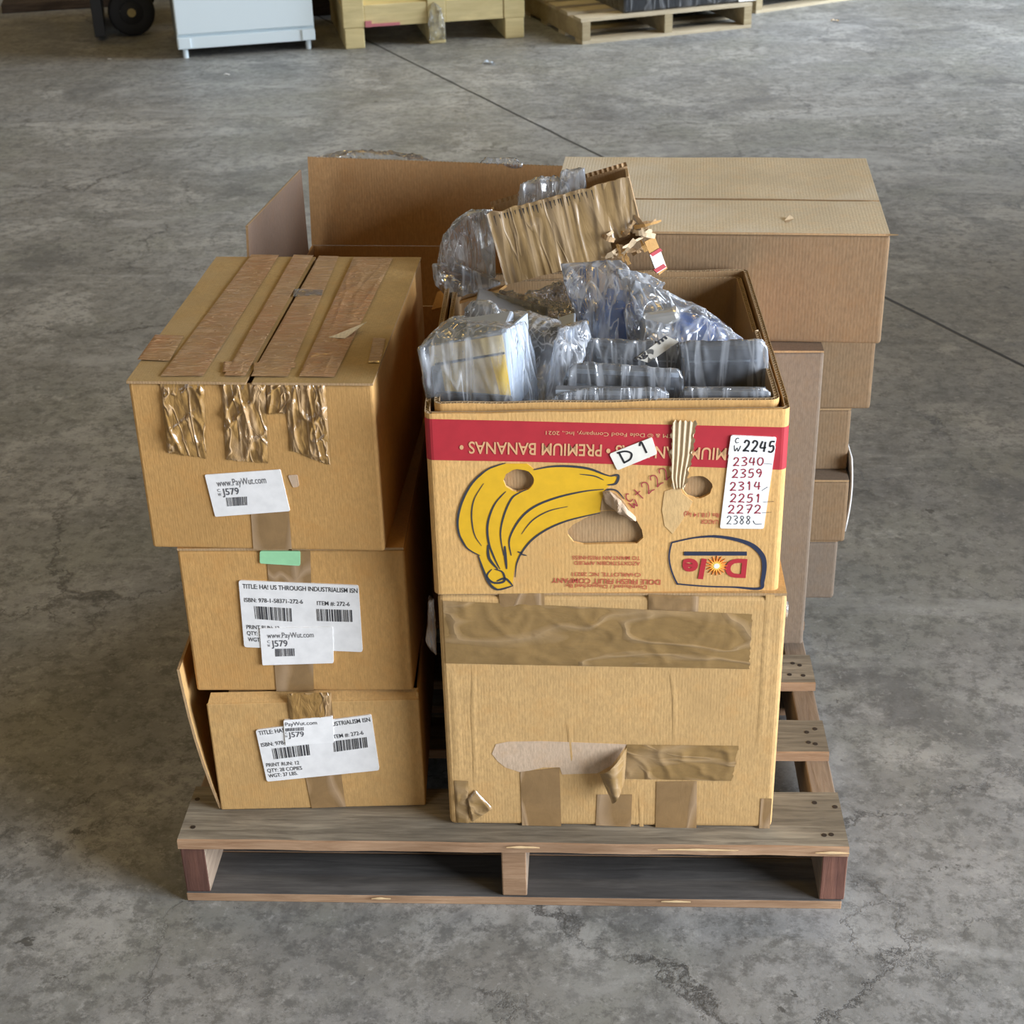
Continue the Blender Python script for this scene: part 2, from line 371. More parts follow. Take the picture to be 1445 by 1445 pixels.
def text(mb, face, s, p0, p1, h, off=.0016, bold=0.0, mi=0):
    """text from pixel p0 to p1 along its base line, cap height h pixels"""
    a, b = face.px(*p0), face.px(*p1); d = b - a; L = d.length; dn = d / L; up = V((-dn.y, dn.x))
    sgn = -1 if dn.x > 0 else 1
    H = (face.px(p0[0], p0[1] + sgn * h) - a).length
    vs, fs = text_shape(s, bold)
    mb.add([face.P(a + dn * (v.x * L) + up * (v.y * H), off) for v in vs], fs, mi)
def ribbon(mb, face, pts, w, off=.0016, mi=0, taper=False):
    n = len(pts); vs = []
    for i, p in enumerate(pts):
        t = (pts[min(i + 1, n - 1)] - pts[max(i - 1, 0)]); t = t.normalized() if t.length else V((1, 0)); q = V((-t.y, t.x))
        ww = w[i] if isinstance(w, (list, tuple)) else w
        if taper: ww *= .35 + .65 * sin(pi * (i + .3) / (n - .4))
        vs += [face.P(p + q * ww / 2, off), face.P(p - q * ww / 2, off)]
    mb.add(vs, [(2 * i, 2 * i + 1, 2 * i + 3, 2 * i + 2) for i in range(n - 1)], mi)
def smooth(pts, n=6, closed=False):
    P = [V(p) for p in pts]; out = []; m = len(P)
    rng = range(m if closed else m - 1)
    for i in rng:
        p0 = P[(i - 1) % m] if closed or i > 0 else P[0]; p1 = P[i]; p2 = P[(i + 1) % m]; p3 = P[(i + 2) % m] if closed or i + 2 < m else P[m - 1]
        for k in range(n):
            t = k / n
            out.append(.5 * ((2 * p1) + (p2 - p0) * t + (2 * p0 - 5 * p1 + 4 * p2 - p3) * t * t + (3 * p1 - p0 - 3 * p2 + p3) * t ** 3))
    if not closed: out.append(P[-1])
    return out
GL = {'0': [[(.5, 1), (.1, .7), (.1, .25), (.5, 0), (.9, .3), (.9, .75), (.5, 1)]], '1': [[(.25, .75), (.5, 1), (.5, 0)]],
      '2': [[(.05, .75), (.3, 1), (.75, .9), (.75, .6), (.3, .2), (.05, .02), (.5, .06), (.95, 0)]],
      '3': [[(.05, .95), (.6, 1), (.85, .78), (.35, .53), (.85, .35), (.7, .05), (.05, .03)]],
      '4': [[(.3, 1), (.05, .4), (.95, .42)], [(.75, .95), (.68, 0)]],
      '5': [[(.9, 1), (.3, .97), (.2, .55), (.7, .6), (.85, .25), (.5, 0), (.05, .08)]],
      '7': [[(.05, .95), (.9, 1), (.35, 0)], [(.2, .5), (.8, .52)]],
      '8': [[(.8, .85), (.4, 1), (.2, .75), (.8, .3), (.5, 0), (.15, .25), (.7, .65), (.8, .85)]],
      '9': [[(.85, .8), (.45, 1), (.1, .75), (.4, .5), (.85, .7), (.8, .4), (.55, 0)]],
      'C': [[(.85, .85), (.5, 1), (.1, .6), (.3, .05), (.85, .15)]], 'W': [[(.0, 1), (.22, 0), (.5, .6), (.72, 0), (1, 1)]],
      'D': [[(.15, .95), (.2, .0)], [(.0, .95), (.6, .85), (.95, .5), (.7, .1), (.15, 0)]], 't': [[(.5, 1), (.5, 0)], [(.1, .6), (.9, .62)]],
      'v': [[(0, .5), (.3, .1), (1, .15)]], '-': [[(0, .4), (1, .5)]]}
def hand(mb, face, s, p0, p1, h, w, off=.0016, mi=0):
    a, b = face.px(*p0), face.px(*p1); d = b - a; L = d.length; dn = d / L; up = V((-dn.y, dn.x))
    H = (face.px(p0[0], p0[1] - h) - a).length; cw = L / len(s)
    for i, c in enumerate(s):
        for st in GL.get(c, []):
            pts = [a + dn * (cw * (i + .1 + .75 * p[0])) + up * (H * p[1]) for p in st]
            ribbon(mb, face, smooth(pts, 5) if len(pts) > 2 else pts, w, off, mi)
def barcode(mb, face, q, seed, off=.0016, n=34, mi=0):
    rnd = random.Random(seed); q = face.pxs(q); x = 0; cuts = []
    while x < 1:
        a = rnd.choice((1, 1, 2, 3)) / (n * 1.9); b = rnd.choice((1, 1, 2)) / (n * 1.9); cuts.append((x, min(1, x + a))); x += a + b
    for a, b in cuts:
        tl, tr, br, bl = q
        p = [tl.lerp(tr, a), tl.lerp(tr, b), bl.lerp(br, b), bl.lerp(br, a)]
        mb.add([face.P(x, off) for x in reversed(p)], [(0, 1, 2, 3)], mi)
def crumple(p, sc_, amp, seed):
    q = V((p.x * sc_ + seed * 3.1, p.y * sc_ + seed * 1.7, p.z * sc_ - seed * 2.3))
    d, _ = NZ.voronoi(q); e, _2 = NZ.voronoi(q * 2.3)
    return amp * ((d[0] - .4) + .45 * (e[0] - .4) + .4 * NZ.noise(q * .6))
def strip(face, q, nx, ny, amp, seed, off=.0008, scl=45, jag=(0, 0), stretch=(1, 1), px=True):
    """wrinkled tape over a quad (tl,tr,br,bl)"""
    q = face.pxs(q) if px else [V(x) for x in q]; tl, tr, br, bl = q; vs = []; rnd = random.Random(seed)
    for j in range(ny + 1):
        for i in range(nx + 1):
            s, t = i / nx, j / ny; p = tl.lerp(tr, s).lerp(bl.lerp(br, s), t)
            e = min(s, 1 - s, t, 1 - t)
            d = crumple(V((p.x * stretch[0], p.y * stretch[1], seed)), scl, amp, seed)
            d = max(0, d + amp * .25)
            if amp > .0012:
                for kk, (fa, fb) in enumerate(((1.5, .5), (.9, .6), (1.1, -1.1))):
                    nz = NZ.noise(V((p.x * stretch[0] * fa * 22 + p.y * (fb if kk == 2 else 0) * 20 + seed * 3, p.y * stretch[1] * abs(fb) * 22 + kk * 9, seed * 1.3)))
                    d += amp * .75 * max(0, 1 - abs(nz) * 9) ** 1.3
            d *= min(1, e * 12 + .12)
            if j == ny and jag[1]: p = p + (bl - tl).normalized() * rnd.uniform(-jag[1], jag[1])
            if i == nx and jag[0]: p = p + (tr - tl).normalized() * rnd.uniform(-jag[0], jag[0])
            vs.append(face.P(p, off + d))
    mb = MB(); n = nx + 1
    mb.add(vs, [(j * n + i, (j + 1) * n + i, (j + 1) * n + i + 1, j * n + i + 1) for j in range(ny) for i in range(nx)])
    return mb
def slab(mb, pts, th, n=None, mi=0, me=1):
    """quad sheet pts (4, ccw seen from n) with thickness th behind it; edges get material me"""
    p = [V(x) for x in pts]; n = n or (p[1] - p[0]).cross(p[3] - p[0]).normalized(); b = [x - n * th for x in p]
    mb.add(p + b, [(0, 1, 2, 3), (7, 6, 5, 4)], mi); k = [(0, 4, 5, 1), (1, 5, 6, 2), (2, 6, 7, 3), (3, 7, 4, 0)]
    mb.add(p + b, k, me)
def corr_edge(mb, a, b, n, depth, pitch=.007, mi=0, h=.0008):
    """raised flute zigzag along the edge a-b of a board; n = across the board"""
    a, b, n = V(a), V(b), V(n); L = (b - a).length; k = max(2, int(L / pitch) * 2); d = (b - a) / L; up = d.cross(n); vs = []
    for i in range(k + 1):
        o = n * (depth * (.12 if i % 2 else .88)); p = a + d * (L * i / k) + o
        vs += [p + up * h - n * .0004, p + up * h + n * .0009, p - up * .006 + n * .0009, p - up * .006 - n * .0004]
    fs = []
    for i in range(k):
        c = i * 4; fs += [(c, c + 1, c + 5, c + 4), (c + 1, c + 2, c + 6, c + 5), (c + 3, c, c + 4, c + 7)]
    mb.add(vs, fs, mi)
def hullmesh(groups, amp, seed, edge=.009, scl=26, ff=1.0):
    """plastic bags: convex skins pulled over sets of points, then finely crumpled"""
    vs, fs = [], []
    for pts in groups:
        bm = bmesh.new()
        for p in pts: bm.verts.new(p)
        bmesh.ops.convex_hull(bm, input=bm.verts)
        for v in [v for v in bm.verts if not v.link_faces]: bm.verts.remove(v)
        for _ in range(8):
            es = [e for e in bm.edges if e.calc_length() > edge]
            if not es: break
            bmesh.ops.subdivide_edges(bm, edges=es, cuts=1, use_grid_fill=False)
            bmesh.ops.triangulate(bm, faces=[f for f in bm.faces if len(f.verts) > 3])
        for _ in range(1): bmesh.ops.smooth_vert(bm, verts=bm.verts, factor=.3, use_axis_x=True, use_axis_y=True, use_axis_z=True)
        bm.normal_update()
        def fold(c):
            r = 0
            for kk, f in enumerate(((2.2, 1.6, .22), (3.4, 2.2, .5), (1.2, 1.2, 1.3))):
                nz = NZ.noise(V((c.x * f[0] * 16 * ff + seed + kk * 5 + c.z * 3, c.y * f[1] * 16 * ff + kk, c.z * f[2] * 16 * ff + seed * 2.2))); r += max(0, 1 - abs(nz) * 7) * (1, .8, .45)[kk]
            return r
        mv = [(v, v.normal.copy() * (crumple(v.co, scl * .6, amp * .5, seed) + amp * .45 * fold(v.co))) for v in bm.verts]
        for v, d in mv: v.co += d
        bm.verts.index_update(); k = len(vs)
        vs += [v.co.copy() for v in bm.verts]; fs += [tuple(v.index + k for v in f.verts) for f in bm.faces]; bm.free()
    mb = MB(); mb.add(vs, fs); return mb
def recenter(o):
    me = o.data; n = len(me.vertices); c = V((0, 0, 0)); zm = 1e9
    for v in me.vertices: c += v.co; zm = min(zm, v.co.z)
    c /= n; c.z = zm; me.transform(M.Translation(-c)); o.location = c; return o

# ------------------------------------------------------------------ the hall
mb = MB(); mb.box(-9.2, -7.2, -.12, 4.6, 13.2, 0); o = struct(mb.build('floor', 'floor'))
mb = MB()   # saw-cut joint across the slab
a, b = V((-.95, 7.09, 0)), V((3.05, -.28, 0)); d = (b - a).normalized(); q = V((-d.y, d.x, 0)); k = 60; vs = []
for i in range(k + 1):
    p = a.lerp(b, i / k) + q * (NZ.noise(V((i * .7, 0, 0))) * .006); wv = .0055 + .0025 * NZ.noise(V((i * 1.3, 5, 0)))
    vs += [p + q * wv + V((0, 0, .0006)), p - q * wv + V((0, 0, .0006))]
mb.add(vs, [(2 * i, 2 * i + 1, 2 * i + 3, 2 * i + 2) for i in range(k)]); struct(mb.build('trim_1', 'joint'))
def wall_with_gap(name, p, dirx, length, h, g0, g1, gh, th=.2):
    mb = MB(); mx = M.Translation(p) @ dirx
    if g0 is None: mb.box(0, 0, 0, length, th, h, mx)
    else: mb.box(0, 0, 0, g0, th, h, mx); mb.box(g1, 0, 0, length, th, h, mx); mb.box(g0, 0, gh, g1, th, h, mx)
    return struct(mb.build(name, 'wall'))
I4 = M.Identity(4); RZ = lambda a: M.Rotation(a, 4, 'Z')
HC = 6.2
wall_with_gap('wall_front', (-9, -7.2, 0), I4, 13.6, HC, 2.0, 5.2, 3.9)
wall_with_gap('wall_back', (-9, 13, 0), I4, 13.6, HC, None, None, 0)
wall_with_gap('wall_left', (-9, -7.2, 0), RZ(pi / 2), 20.4, HC, None, None, 0)
mb = MB()
for y0, y1, z0, z1 in ((-7.2, -2.8, 0, HC), (-.4, 4.3, 0, HC), (8.5, 13.2, 0, HC), (-2.8, -.4, 2.75, HC), (4.3, 8.5, 4.8, HC)): mb.box(4.4, y0, z0, 4.6, y1, z1)
struct(mb.build('wall_right', 'wall'))
mb = MB(); mb.box(-9.2, -7.4, HC, 4.6, 13.2, HC + .15); struct(mb.build('ceiling', 'ceil'))
for i, (cx, cy, wdt, hh, ax) in enumerate(((-5.4, -6.97, 3.2, 3.9, 'x'), (4.37, -1.6, 2.4, 2.75, 'y'), (4.37, 6.4, 4.2, 4.8, 'y'))):
    mb = MB()
    for s in (-1, 1):
        if ax == 'x': mb.box(cx + s * wdt / 2 - .06, cy - .03, 0, cx + s * wdt / 2 + .06, cy + .03, hh + .06)
        else: mb.box(cx - .03, cy + s * wdt / 2 - .06, 0, cx + .03, cy + s * wdt / 2 + .06, hh + .06)
    if ax == 'x': mb.box(cx - wdt / 2, cy - .03, hh, cx + wdt / 2, cy + .03, hh + .12)
    else: mb.box(cx - .03, cy - wdt / 2, hh, cx + .03, cy + wdt / 2, hh + .12)
    struct(mb.build('door_%d' % (i + 1), 'steel'))
for i, (x, y) in enumerate(LAMPS):
    t = thing('fill_lamp', 'warm rectangular fill lamp added under the unseen ceiling', 'ceiling light', (x, y, HC - .16), 0, 'fill lamps added under the ceiling')
    MB().box(-.62, -.32, .03, .62, .32, .16).build('housing', 'lampbody', t)
    MB().box(-.58, -.28, .005, .58, .28, .03).build('diffuser', 'lamp', t)
    l = area('ceiling_fill', (x, y, HC - .18), (x, y, 0), 1.1, .5, LAMP_W, (1, .62, .10))

# ------------------------------------------------------------------ the pallet
PH = .1216
pal = thing('pallet', 'weathered wooden pallet under the stacked cartons in the middle of the floor', 'pallet', (.508, .61, 0))
def bx(y): return y - .61
rnd = random.Random(4)
PT = .121
TOPB = [(0, .130), (.229, .320), (.425, .515), (.62, .71), (.815, .905), (1.085, 1.219)]
for i, (y0, y1) in enumerate(TOPB):
    mb = MB(); n = 40; rows = []; e0 = .508 + rnd.uniform(-.006, .002); e1 = .508 + rnd.uniform(-.006, .003)
    for k in range(n + 1):
        x = -e0 + (e0 + e1) * k / n; j = NZ.noise(V((x * 9, i * 7.3, 0))) * .002; j2 = NZ.noise(V((x * 22, i * 3.3, 2))) * .0012
        rows.append([V((x, bx(y0) + j, .105 + j2)), V((x, bx(y0) + j + .0012, PT + j2 * .5 - .0012)), V((x, bx(y0) + j + .004, PT)), V((x, bx(y1) - j, PT)), V((x, bx(y1) - j, .105))])
    vs = [p for r in rows for p in r]; fs = []; mi = []
    for k in range(n):
        for c in range(4):
            fs.append((k * 5 + c, (k + 1) * 5 + c, (k + 1) * 5 + c + 1, k * 5 + c + 1)); mi.append(1 if c < 2 else 0)
        fs.append((k * 5 + 4, (k + 1) * 5 + 4, (k + 1) * 5, k * 5)); mi.append(0)
    fs += [(4, 3, 2, 1, 0), tuple(n * 5 + c for c in range(5))]; mi += [1, 1]
    mb.add(vs, fs); mb.m = mi; mb.build('deck_board', ['wood_top', 'wood_edge'], pal)
for i, x in enumerate((-.484, 0.005, .4845)):
    m3 = 'paint_red' if i != 1 else 'wood_edge'
    mb = MB(); mb.box(x - .019, -.605, .016, x + .019, .605, .105, mf=[0, 0, 1, 0, 1, 0]); mb.build('stringer', ['wood_str', m3], pal, bevel=.002)
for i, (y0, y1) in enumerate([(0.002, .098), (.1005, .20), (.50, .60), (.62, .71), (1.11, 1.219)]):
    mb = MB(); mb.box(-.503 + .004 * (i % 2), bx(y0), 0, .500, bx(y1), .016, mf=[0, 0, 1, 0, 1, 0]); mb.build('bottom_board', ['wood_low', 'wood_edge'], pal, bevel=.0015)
rn = random.Random(9)
for (y0, y1) in TOPB[:3]:
    for x in (.470, .488, -.487):
        for yy in (y0 + .03, y1 - .03):
            mb = MB(); xx = x + rn.uniform(-.008, .008); y_ = bx(yy) + rn.uniform(-.006, .006); r = .0042
            ring = [V((xx + r * cos(a * pi / 4), y_ + r * sin(a * pi / 4), PT + .0004)) for a in range(8)]
            mb.add(ring + [p - V((0, 0, .003)) for p in ring], [tuple(range(8))] + [(k, 8 + k, 8 + (k + 1) % 8, (k + 1) % 8) for k in range(8)]); mb.build('nail', 'nail', pal)
for (sx, sz, L) in ((.28, .117, .12), (.02, .118, .05), (.478, .114, .05), (-.20, .012, .03), (.25, .0135, .045)):   # splintered patches on the sawn edges
    mb = MB(); n = 14; vs = []
    for k in range(n + 1):
        x = sx - L / 2 + L * k / n; hgt = (.0022 + .002 * NZ.noise(V((x * 60, 3, sz)))) * sin(pi * (k + .2) / (n + .4))
        vs += [V((x, -.6135 + (0.0025 if sz < .05 else 0), sz - hgt)), V((x, -.6150 + (0.0025 if sz < .05 else 0), sz)), V((x, -.6125 + (0.0025 if sz < .05 else 0), sz + hgt * .8))]
    mb.add(vs, [(3 * k + c, 3 * k + 3 + c, 3 * k + 4 + c, 3 * k + 1 + c) for k in range(n) for c in (0, 1)]); mb.build('splinter', 'splinter', pal)

# ------------------------------------------------------------------ cartons
def pose(x, y, z, yaw, W, D):
    """front-left-bottom corner + yaw -> base centre"""
    c, s = cos(yaw), sin(yaw); return (x + c * W / 2 - s * D / 2, y + s * W / 2 + c * D / 2, z)
def faces(mw, W, D, H):
    return dict(front=Face(mw, (-W / 2, -D / 2, 0), (1, 0, 0), (0, 0, 1)), top=Face(mw, (-W / 2, -D / 2, H), (1, 0, 0), (0, 1, 0)),
                right=Face(mw, (W / 2, -D / 2, 0), (0, 1, 0), (0, 0, 1)), left=Face(mw, (-W / 2, D / 2, 0), (0, -1, 0), (0, 0, 1)))
def carton(name, label, fl, W, D, H, yaw, mat, seam='y', topmat=None, th=.0035, gap=.003, group=None, lip=.0, flap_over=0.0, bev=.004, seam_at=.0):
    x, y, z = fl; loc = pose(x, y, z, yaw, W, D)
    t = thing(name, label, 'cardboard box', loc, yaw, group); mw = rotm(loc, (0, 0, yaw))
    # body: outer walls with a rounded corner, slightly bowed faces' edges
    zt, hw, hd, k = H - th - .0008, W / 2, D / 2, .004 + bev; zb = zt - .04
    R4 = lambda a, b, z: [V((-a, -b, z)), V((a, -b, z)), V((a, b, z)), V((-a, b, z))]
    mb = MB(); mb.add(R4(hw, hd, 0) + R4(hw, hd, zt) + R4(hw - k, hd - k, zt) + R4(hw - k, hd - k, zb), [(3, 2, 1, 0), (12, 13, 14, 15)] + [(r + i, r + (i + 1) % 4, r + 4 + (i + 1) % 4, r + 4 + i) for r in (0, 4, 8) for i in range(4)])
    mb.build('body', mat, t, bevel=bev, segs=3)
    tm = topmat or mat
    for s in (-1, 1):
        mb = MB()
        if seam == 'y':
            x0, x1 = (-W / 2 - flap_over, -gap / 2) if s < 0 else (gap / 2, W / 2 + flap_over); x0 += .001; x1 -= .001
            nx, ny = 10, 14
            y0, y1 = -D / 2 - lip, D / 2
        else:
            x0, x1 = -W / 2 + .001, W / 2 - .001; nx, ny = 14, 10
            y0, y1 = (-D / 2, seam_at - gap / 2) if s < 0 else (seam_at + gap / 2, D / 2)
        vs = []
        for j in range(ny + 1):
            for i in range(nx + 1):
                X = x0 + (x1 - x0) * i / nx; Y = y0 + (y1 - y0) * j / ny
                zz = H + max(-.0007, .0012 * NZ.noise(V((X * 9, Y * 9, W * 50 + s))))
                vs.append(V((X, Y, zz)))
        n = nx + 1; nv = len(vs); vs2 = vs + [V((v.x, v.y, H - th)) for v in vs]
        fs = [(j * n + i, j * n + i + 1, (j + 1) * n + i + 1, (j + 1) * n + i) for j in range(ny) for i in range(nx)]
        mb.add(vs2, fs, 0)
        ring = [i for i in range(n)] + [j * n + nx for j in range(1, ny + 1)] + [ny * n + i for i in range(nx - 1, -1, -1)] + [j * n for j in range(ny - 1, 0, -1)]
        mb.f += [(ring[i], nv + ring[i], nv + ring[(i + 1) % len(ring)], ring[(i + 1) % len(ring)]) for i in range(len(ring))]; mb.m += [1] * len(ring)
        mb.build('flap', [tm, 'kraft_in'], t)
    return t, faces(mw, W, D, H)
def decal(face, t, name, q, mat, off=.0010, r=.002, label=None, th=.0003):
    mb = MB(); prism(mb, face, [quad_round([V(x) for x in reversed(face.pxs(q))], r)], off, th); o = mb.build(name, mat, t)
    if label: o['label'] = label
    return o

# --- left stack: bottom carton, its left wall sprung outwards
W, D, H, yw = .317, .45, .2115, R(2.9); fl = (.057, .072, PH)
loc = pose(*fl, yw, W, D); mw = rotm(loc, (0, 0, yw))
LB = thing('carton', 'bottom carton of the left stack, its left wall sprung outward', 'cardboard box', loc, yw)
F = faces(mw, W, D, H)
mb = MB(); th = .004
mb.box(-W / 2, -D / 2, 0, W / 2, -D / 2 + th, H - .012); mb.box(W / 2 - th, -D / 2 + th, 0, W / 2, D / 2, H - .002)
mb.box(-W / 2, D / 2 - th, 0, W / 2 - th, D / 2, H - .002); mb.box(-W / 2, -D / 2 + th, 0, W / 2 - th, D / 2 - th, th)
mb.box(-W / 2 + .03, -D / 2 + .012, .01, W / 2 - .012, D / 2 - .012, H - .004)
slab(mb, [(-W / 2 + .002, -D / 2 + .001, H - .013), (W / 2 - .001, -D / 2 + .001, H - .013), (W / 2 - .001, -D / 2 + .014, H - .001), (-W / 2 + .006, -D / 2 + .014, H - .001)], .003, mi=0, me=0)
mb.build('body', 'kraft_b', LB, bevel=.002)
tlp = F['front'].px(252, 946); out = -W / 2 - tlp.x
mb = MB(); xt, zt = -W / 2 + tlp.x + W / 2 - .0, tlp.y
xt = tlp.x - W / 2
n = 12; vs = []
for j in range(n + 1):
    for i in range(7):
        s, tt = j / n, i / 6
        bulge = .010 * sin(pi * tt) * -1
        xx = -W / 2 + .001 + (xt + W / 2) * tt ** .9 + bulge * .5; yy = -D / 2 + .002 + s * D * .96; zz = .0015 + (zt - .0015) * tt - .02 * s * tt
        vs.append(V((xx, yy, zz)))
vs2 = vs + [v - V((.004, 0, 0)) for v in vs]; nv = len(vs); fs = []
for j in range(n):
    for i in range(6):
        a0 = j * 7 + i; fs += [(a0, a0 + 7, a0 + 8, a0 + 1), (nv + a0, nv + a0 + 1, nv + a0 + 8, nv + a0 + 7)]
mb.add(vs2, fs, 0)
mb.add(vs2, [(i, i + 1, nv + i + 1, nv + i) for i in range(6)] + [(j * 7 + 6, j * 7 + 13, nv + j * 7 + 13, nv + j * 7 + 6) for j in range(n)] + [(n * 7 + i + 1, n * 7 + i, nv + n * 7 + i, nv + n * 7 + i + 1) for i in range(6)], 1)
mb.build('side_wall', ['kraft_b', 'kraft_in'], LB)
ff = F['front']
strip(ff, [(408, 980), (466, 978), (488, 1138), (440, 1140)], 10, 26, .0006, 5).build('tape', 'tape_matte', LB, True)
strip(ff, [(405, 978), (468, 976), (466, 1018), (410, 1020)], 16, 12, .0022, 6, .0014).build('tape', 'tape', LB, True)
lab = decal(ff, LB, 'label', [(361, 1029), (524, 1007), (535.6, 1085.6), (377, 1101.7)], 'white', .0022, .004)
mb = MB()
text(mb, ff, 'TITLE: HA! US THROUGH INDUSTRIALISM ISN', (366, 1036), (523, 1016.5), 6, .0028, .012)
text(mb, ff, 'ISBN: 978-1-58371-272-6', (369.6, 1052.4), (451, 1043), 5.5, .0028, .01)
text(mb, ff, 'ITEM #: 272-6', (469.5, 1041), (513.6, 1034.7), 5.5, .0028, .01)
barcode(mb, ff, [(384, 1055), (436, 1049), (438, 1064), (387, 1070)], 3, .0028)
barcode(mb, ff, [(470.4, 1044.5), (518, 1038.4), (519.7, 1053), (472, 1059.7)], 4, .0028)
text(mb, ff, 'PRINT RUN: 12', (376.6, 1080.6), (423, 1077), 5.2, .0028, .01)
text(mb, ff, 'QTY: 28 COPIES', (378.1, 1088.4), (427, 1084.4), 5.2, .0028, .01)
text(mb, ff, 'WGT: 37 LBS.', (379.7, 1096), (420.8, 1091.6), 5.2, .0028, .01)
mb.build('printed_text', 'ink', lab)
st_ = decal(ff, LB, 'sticker', [(400.4, 1014.7), (469.5, 1008.9), (472, 1046), (403.4, 1050)], 'white2', .0034, .002)
mb = MB(); text(mb, ff, 'PayWut.com', (403.4, 1022.6), (448, 1020), 5.5, .004, .004); text(mb, ff, 'J579', (407.7, 1038.4), (430, 1037), 7.5, .004, .012)
text(mb, ff, 'C', (403.4, 1034), (406.6, 1033.8), 3.4, .004); text(mb, ff, 'W', (403.2, 1038.6), (406.8, 1038.3), 3.4, .004)
barcode(mb, ff, [(403.4, 1025.6), (429, 1023.8), (429, 1028.7), (403.4, 1030)], 11, .004); mb.build('printed_text', 'inkgrey', st_)

# --- left stack: middle carton
LM, F = carton('carton', 'middle carton of the left stack, wearing a green sticker along its top edge', (.041, .088, .3335), .325, .45, .245, R(.7), 'kraft')
ff = F['front']
strip(ff, [(376, 777), (438, 777), (443, 975), (390, 975)], 10, 26, .0006, 15).build('tape', 'tape_matte', LM, True)
plabel(decal(ff, LM, 'sticker', [(367, 776.5), (424, 777), (424, 797.5), (367, 794)], 'green', .0020, .003), 'green sticker')
lab = decal(ff, LM, 'label', [(337, 818), (506, 825), (512, 919), (345, 912)], 'white', .0020, .004)
mb = MB()
text(mb, ff, 'TITLE: HA! US THROUGH INDUSTRIALISM ISN', (343, 829), (505, 835.5), 6.6, .0026, .012)
text(mb, ff, 'ISBN: 978-1-58371-272-6', (345.3, 848), (428, 850.6), 6, .0026, .01)
text(mb, ff, 'ITEM #: 272-6', (448, 852.6), (494, 854), 6, .0026, .01)
barcode(mb, ff, [(359, 854), (412, 857), (413, 876), (361, 872)], 1, .0026)
barcode(mb, ff, [(446.7, 858), (497, 859.4), (497.8, 876.4), (448, 875)], 2, .0026)
text(mb, ff, 'PRINT RUN: 12', (348.6, 886), (395, 888), 5.8, .0026, .01)
text(mb, ff, 'QTY: 28 COPIES', (349.2, 894.6), (397, 896.8), 5.8, .0026, .01)
text(mb, ff, 'WGT: 37 LBS.', (350.7, 903.6), (391.5, 905.4), 5.8, .0026, .01)
mb.build('printed_text', 'ink', lab)
st_ = decal(ff, LM, 'sticker', [(367, 885), (470, 883), (471, 934), (371, 937)], 'white2', .0032, .002)
mb = MB(); text(mb, ff, 'www.PayWut.com', (378, 898.6), (443.6, 897.4), 8, .0038, -.002); text(mb, ff, 'J579', (384.2, 910.5), (407, 910), 9, .0038, .012)
text(mb, ff, 'C', (378.4, 905.5), (382, 905.4), 4, .0038); text(mb, ff, 'W', (378.2, 911), (382.4, 910.9), 4, .0038)
barcode(mb, ff, [(388.8, 913.6), (416.2, 913), (416.8, 923.6), (389.4, 924.5)], 12, .0038); mb.build('printed_text', 'inkgrey', st_)

# --- left stack: top carton
LT, F = carton('carton', 'tape covered top carton of the left stack, with split top flaps', (.007, .090, .579), .333, .50, .259, R(-1.8), 'kraft', 'y', 'kraft_top', gap=.006, lip=.003, flap_over=.002)
ff, tf = F['front'], F['top']
C1 = lambda *p: [(150 + x * .346, 340 + y * .346) for x, y in p]
for q, s, nm in ((((220, 575), (400, 577), (408, 885), (250, 862)), 21, 'tape'), (((470, 577), (650, 579), (660, 905), (490, 890)), 22, 'tape'), (((724, 579), (895, 581), (915, 915), (750, 852)), 23, 'tape'), (((650, 580), (735, 582), (735, 700), (660, 705)), 24, 'tape')):
    strip(ff, C1(*q), 44, 64, .0036, s, .0008, 38, jag=(0, .0015), stretch=(1.3, .7)).build(nm, 'tape', LT, True)
strip(ff, C1((590, 1110), (745, 1100), (757, 1256), (600, 1255)), 8, 12, .0005, 25).build('tape', 'tape_matte', LT, True)
for q, s, a in ((((222, 556), (395, 556), (705, 62), (592, 60)), 31, .0008), (((480, 556), (567, 556), (846, 64), (765, 62)), 32, .0010), (((590, 556), (740, 558), (948, 66), (868, 64)), 33, .0010), (((785, 558), (930, 560), (1170, 74), (1010, 70)), 34, .0013),
             (((200, 388), (318, 392), (258, 496), (128, 490)), 35, .0012), (((1090, 398), (1140, 402), (1118, 500), (1068, 500)), 36, .0012), (((765, 200), (885, 205), (880, 228), (762, 232)), 37, .0014), (((480, 498), (565, 500), (555, 545), (475, 540)), 38, .0012), (((605, 500), (775, 500), (770, 520), (600, 535)), 39, .0012)):
    strip(tf, C1(*q), 26, 50, a, s, .0016 + .0004 * (s % 3), 30, stretch=(1, .6)).build('tape', 'tape_top' if s != 37 else 'clear_tape', LT, True)
mb = MB(); q = [tf.P(tf.px(*p), h) for p, h in zip(C1((905, 402), (975, 409), (1066, 362), (985, 372)), (.003, .004, .012, .003))]   # peeled paper corner
mb.add(q + [p + V((0, 0, .0004)) for p in q], [(0, 1, 2, 3), (7, 6, 5, 4)]); mb.build('torn_paper', 'grey_top', LT)
lab = decal(ff, LT, 'label', [(289.1, 669.4), (395.7, 661.8), (409.5, 720.6), (304, 728.6)], 'white2', .0012, .002)
mb = MB(); text(mb, ff, 'www.PayWut.com', (307.4, 686), (376.6, 680.8), 10, .0018, -.002); text(mb, ff, 'J579', (315, 698), (338.6, 696.4), 9.5, .0018, .012)
text(mb, ff, 'C', (308, 693.6), (312, 693.2), 4.4, .0018); text(mb, ff, 'W', (308.6, 699.4), (313.4, 699), 4.4, .0018)
barcode(mb, ff, [(319.5, 701.6), (349.7, 699.8), (350, 712), (321.3, 713.7)], 13, .0018); mb.build('printed_text', 'inkgrey', lab)
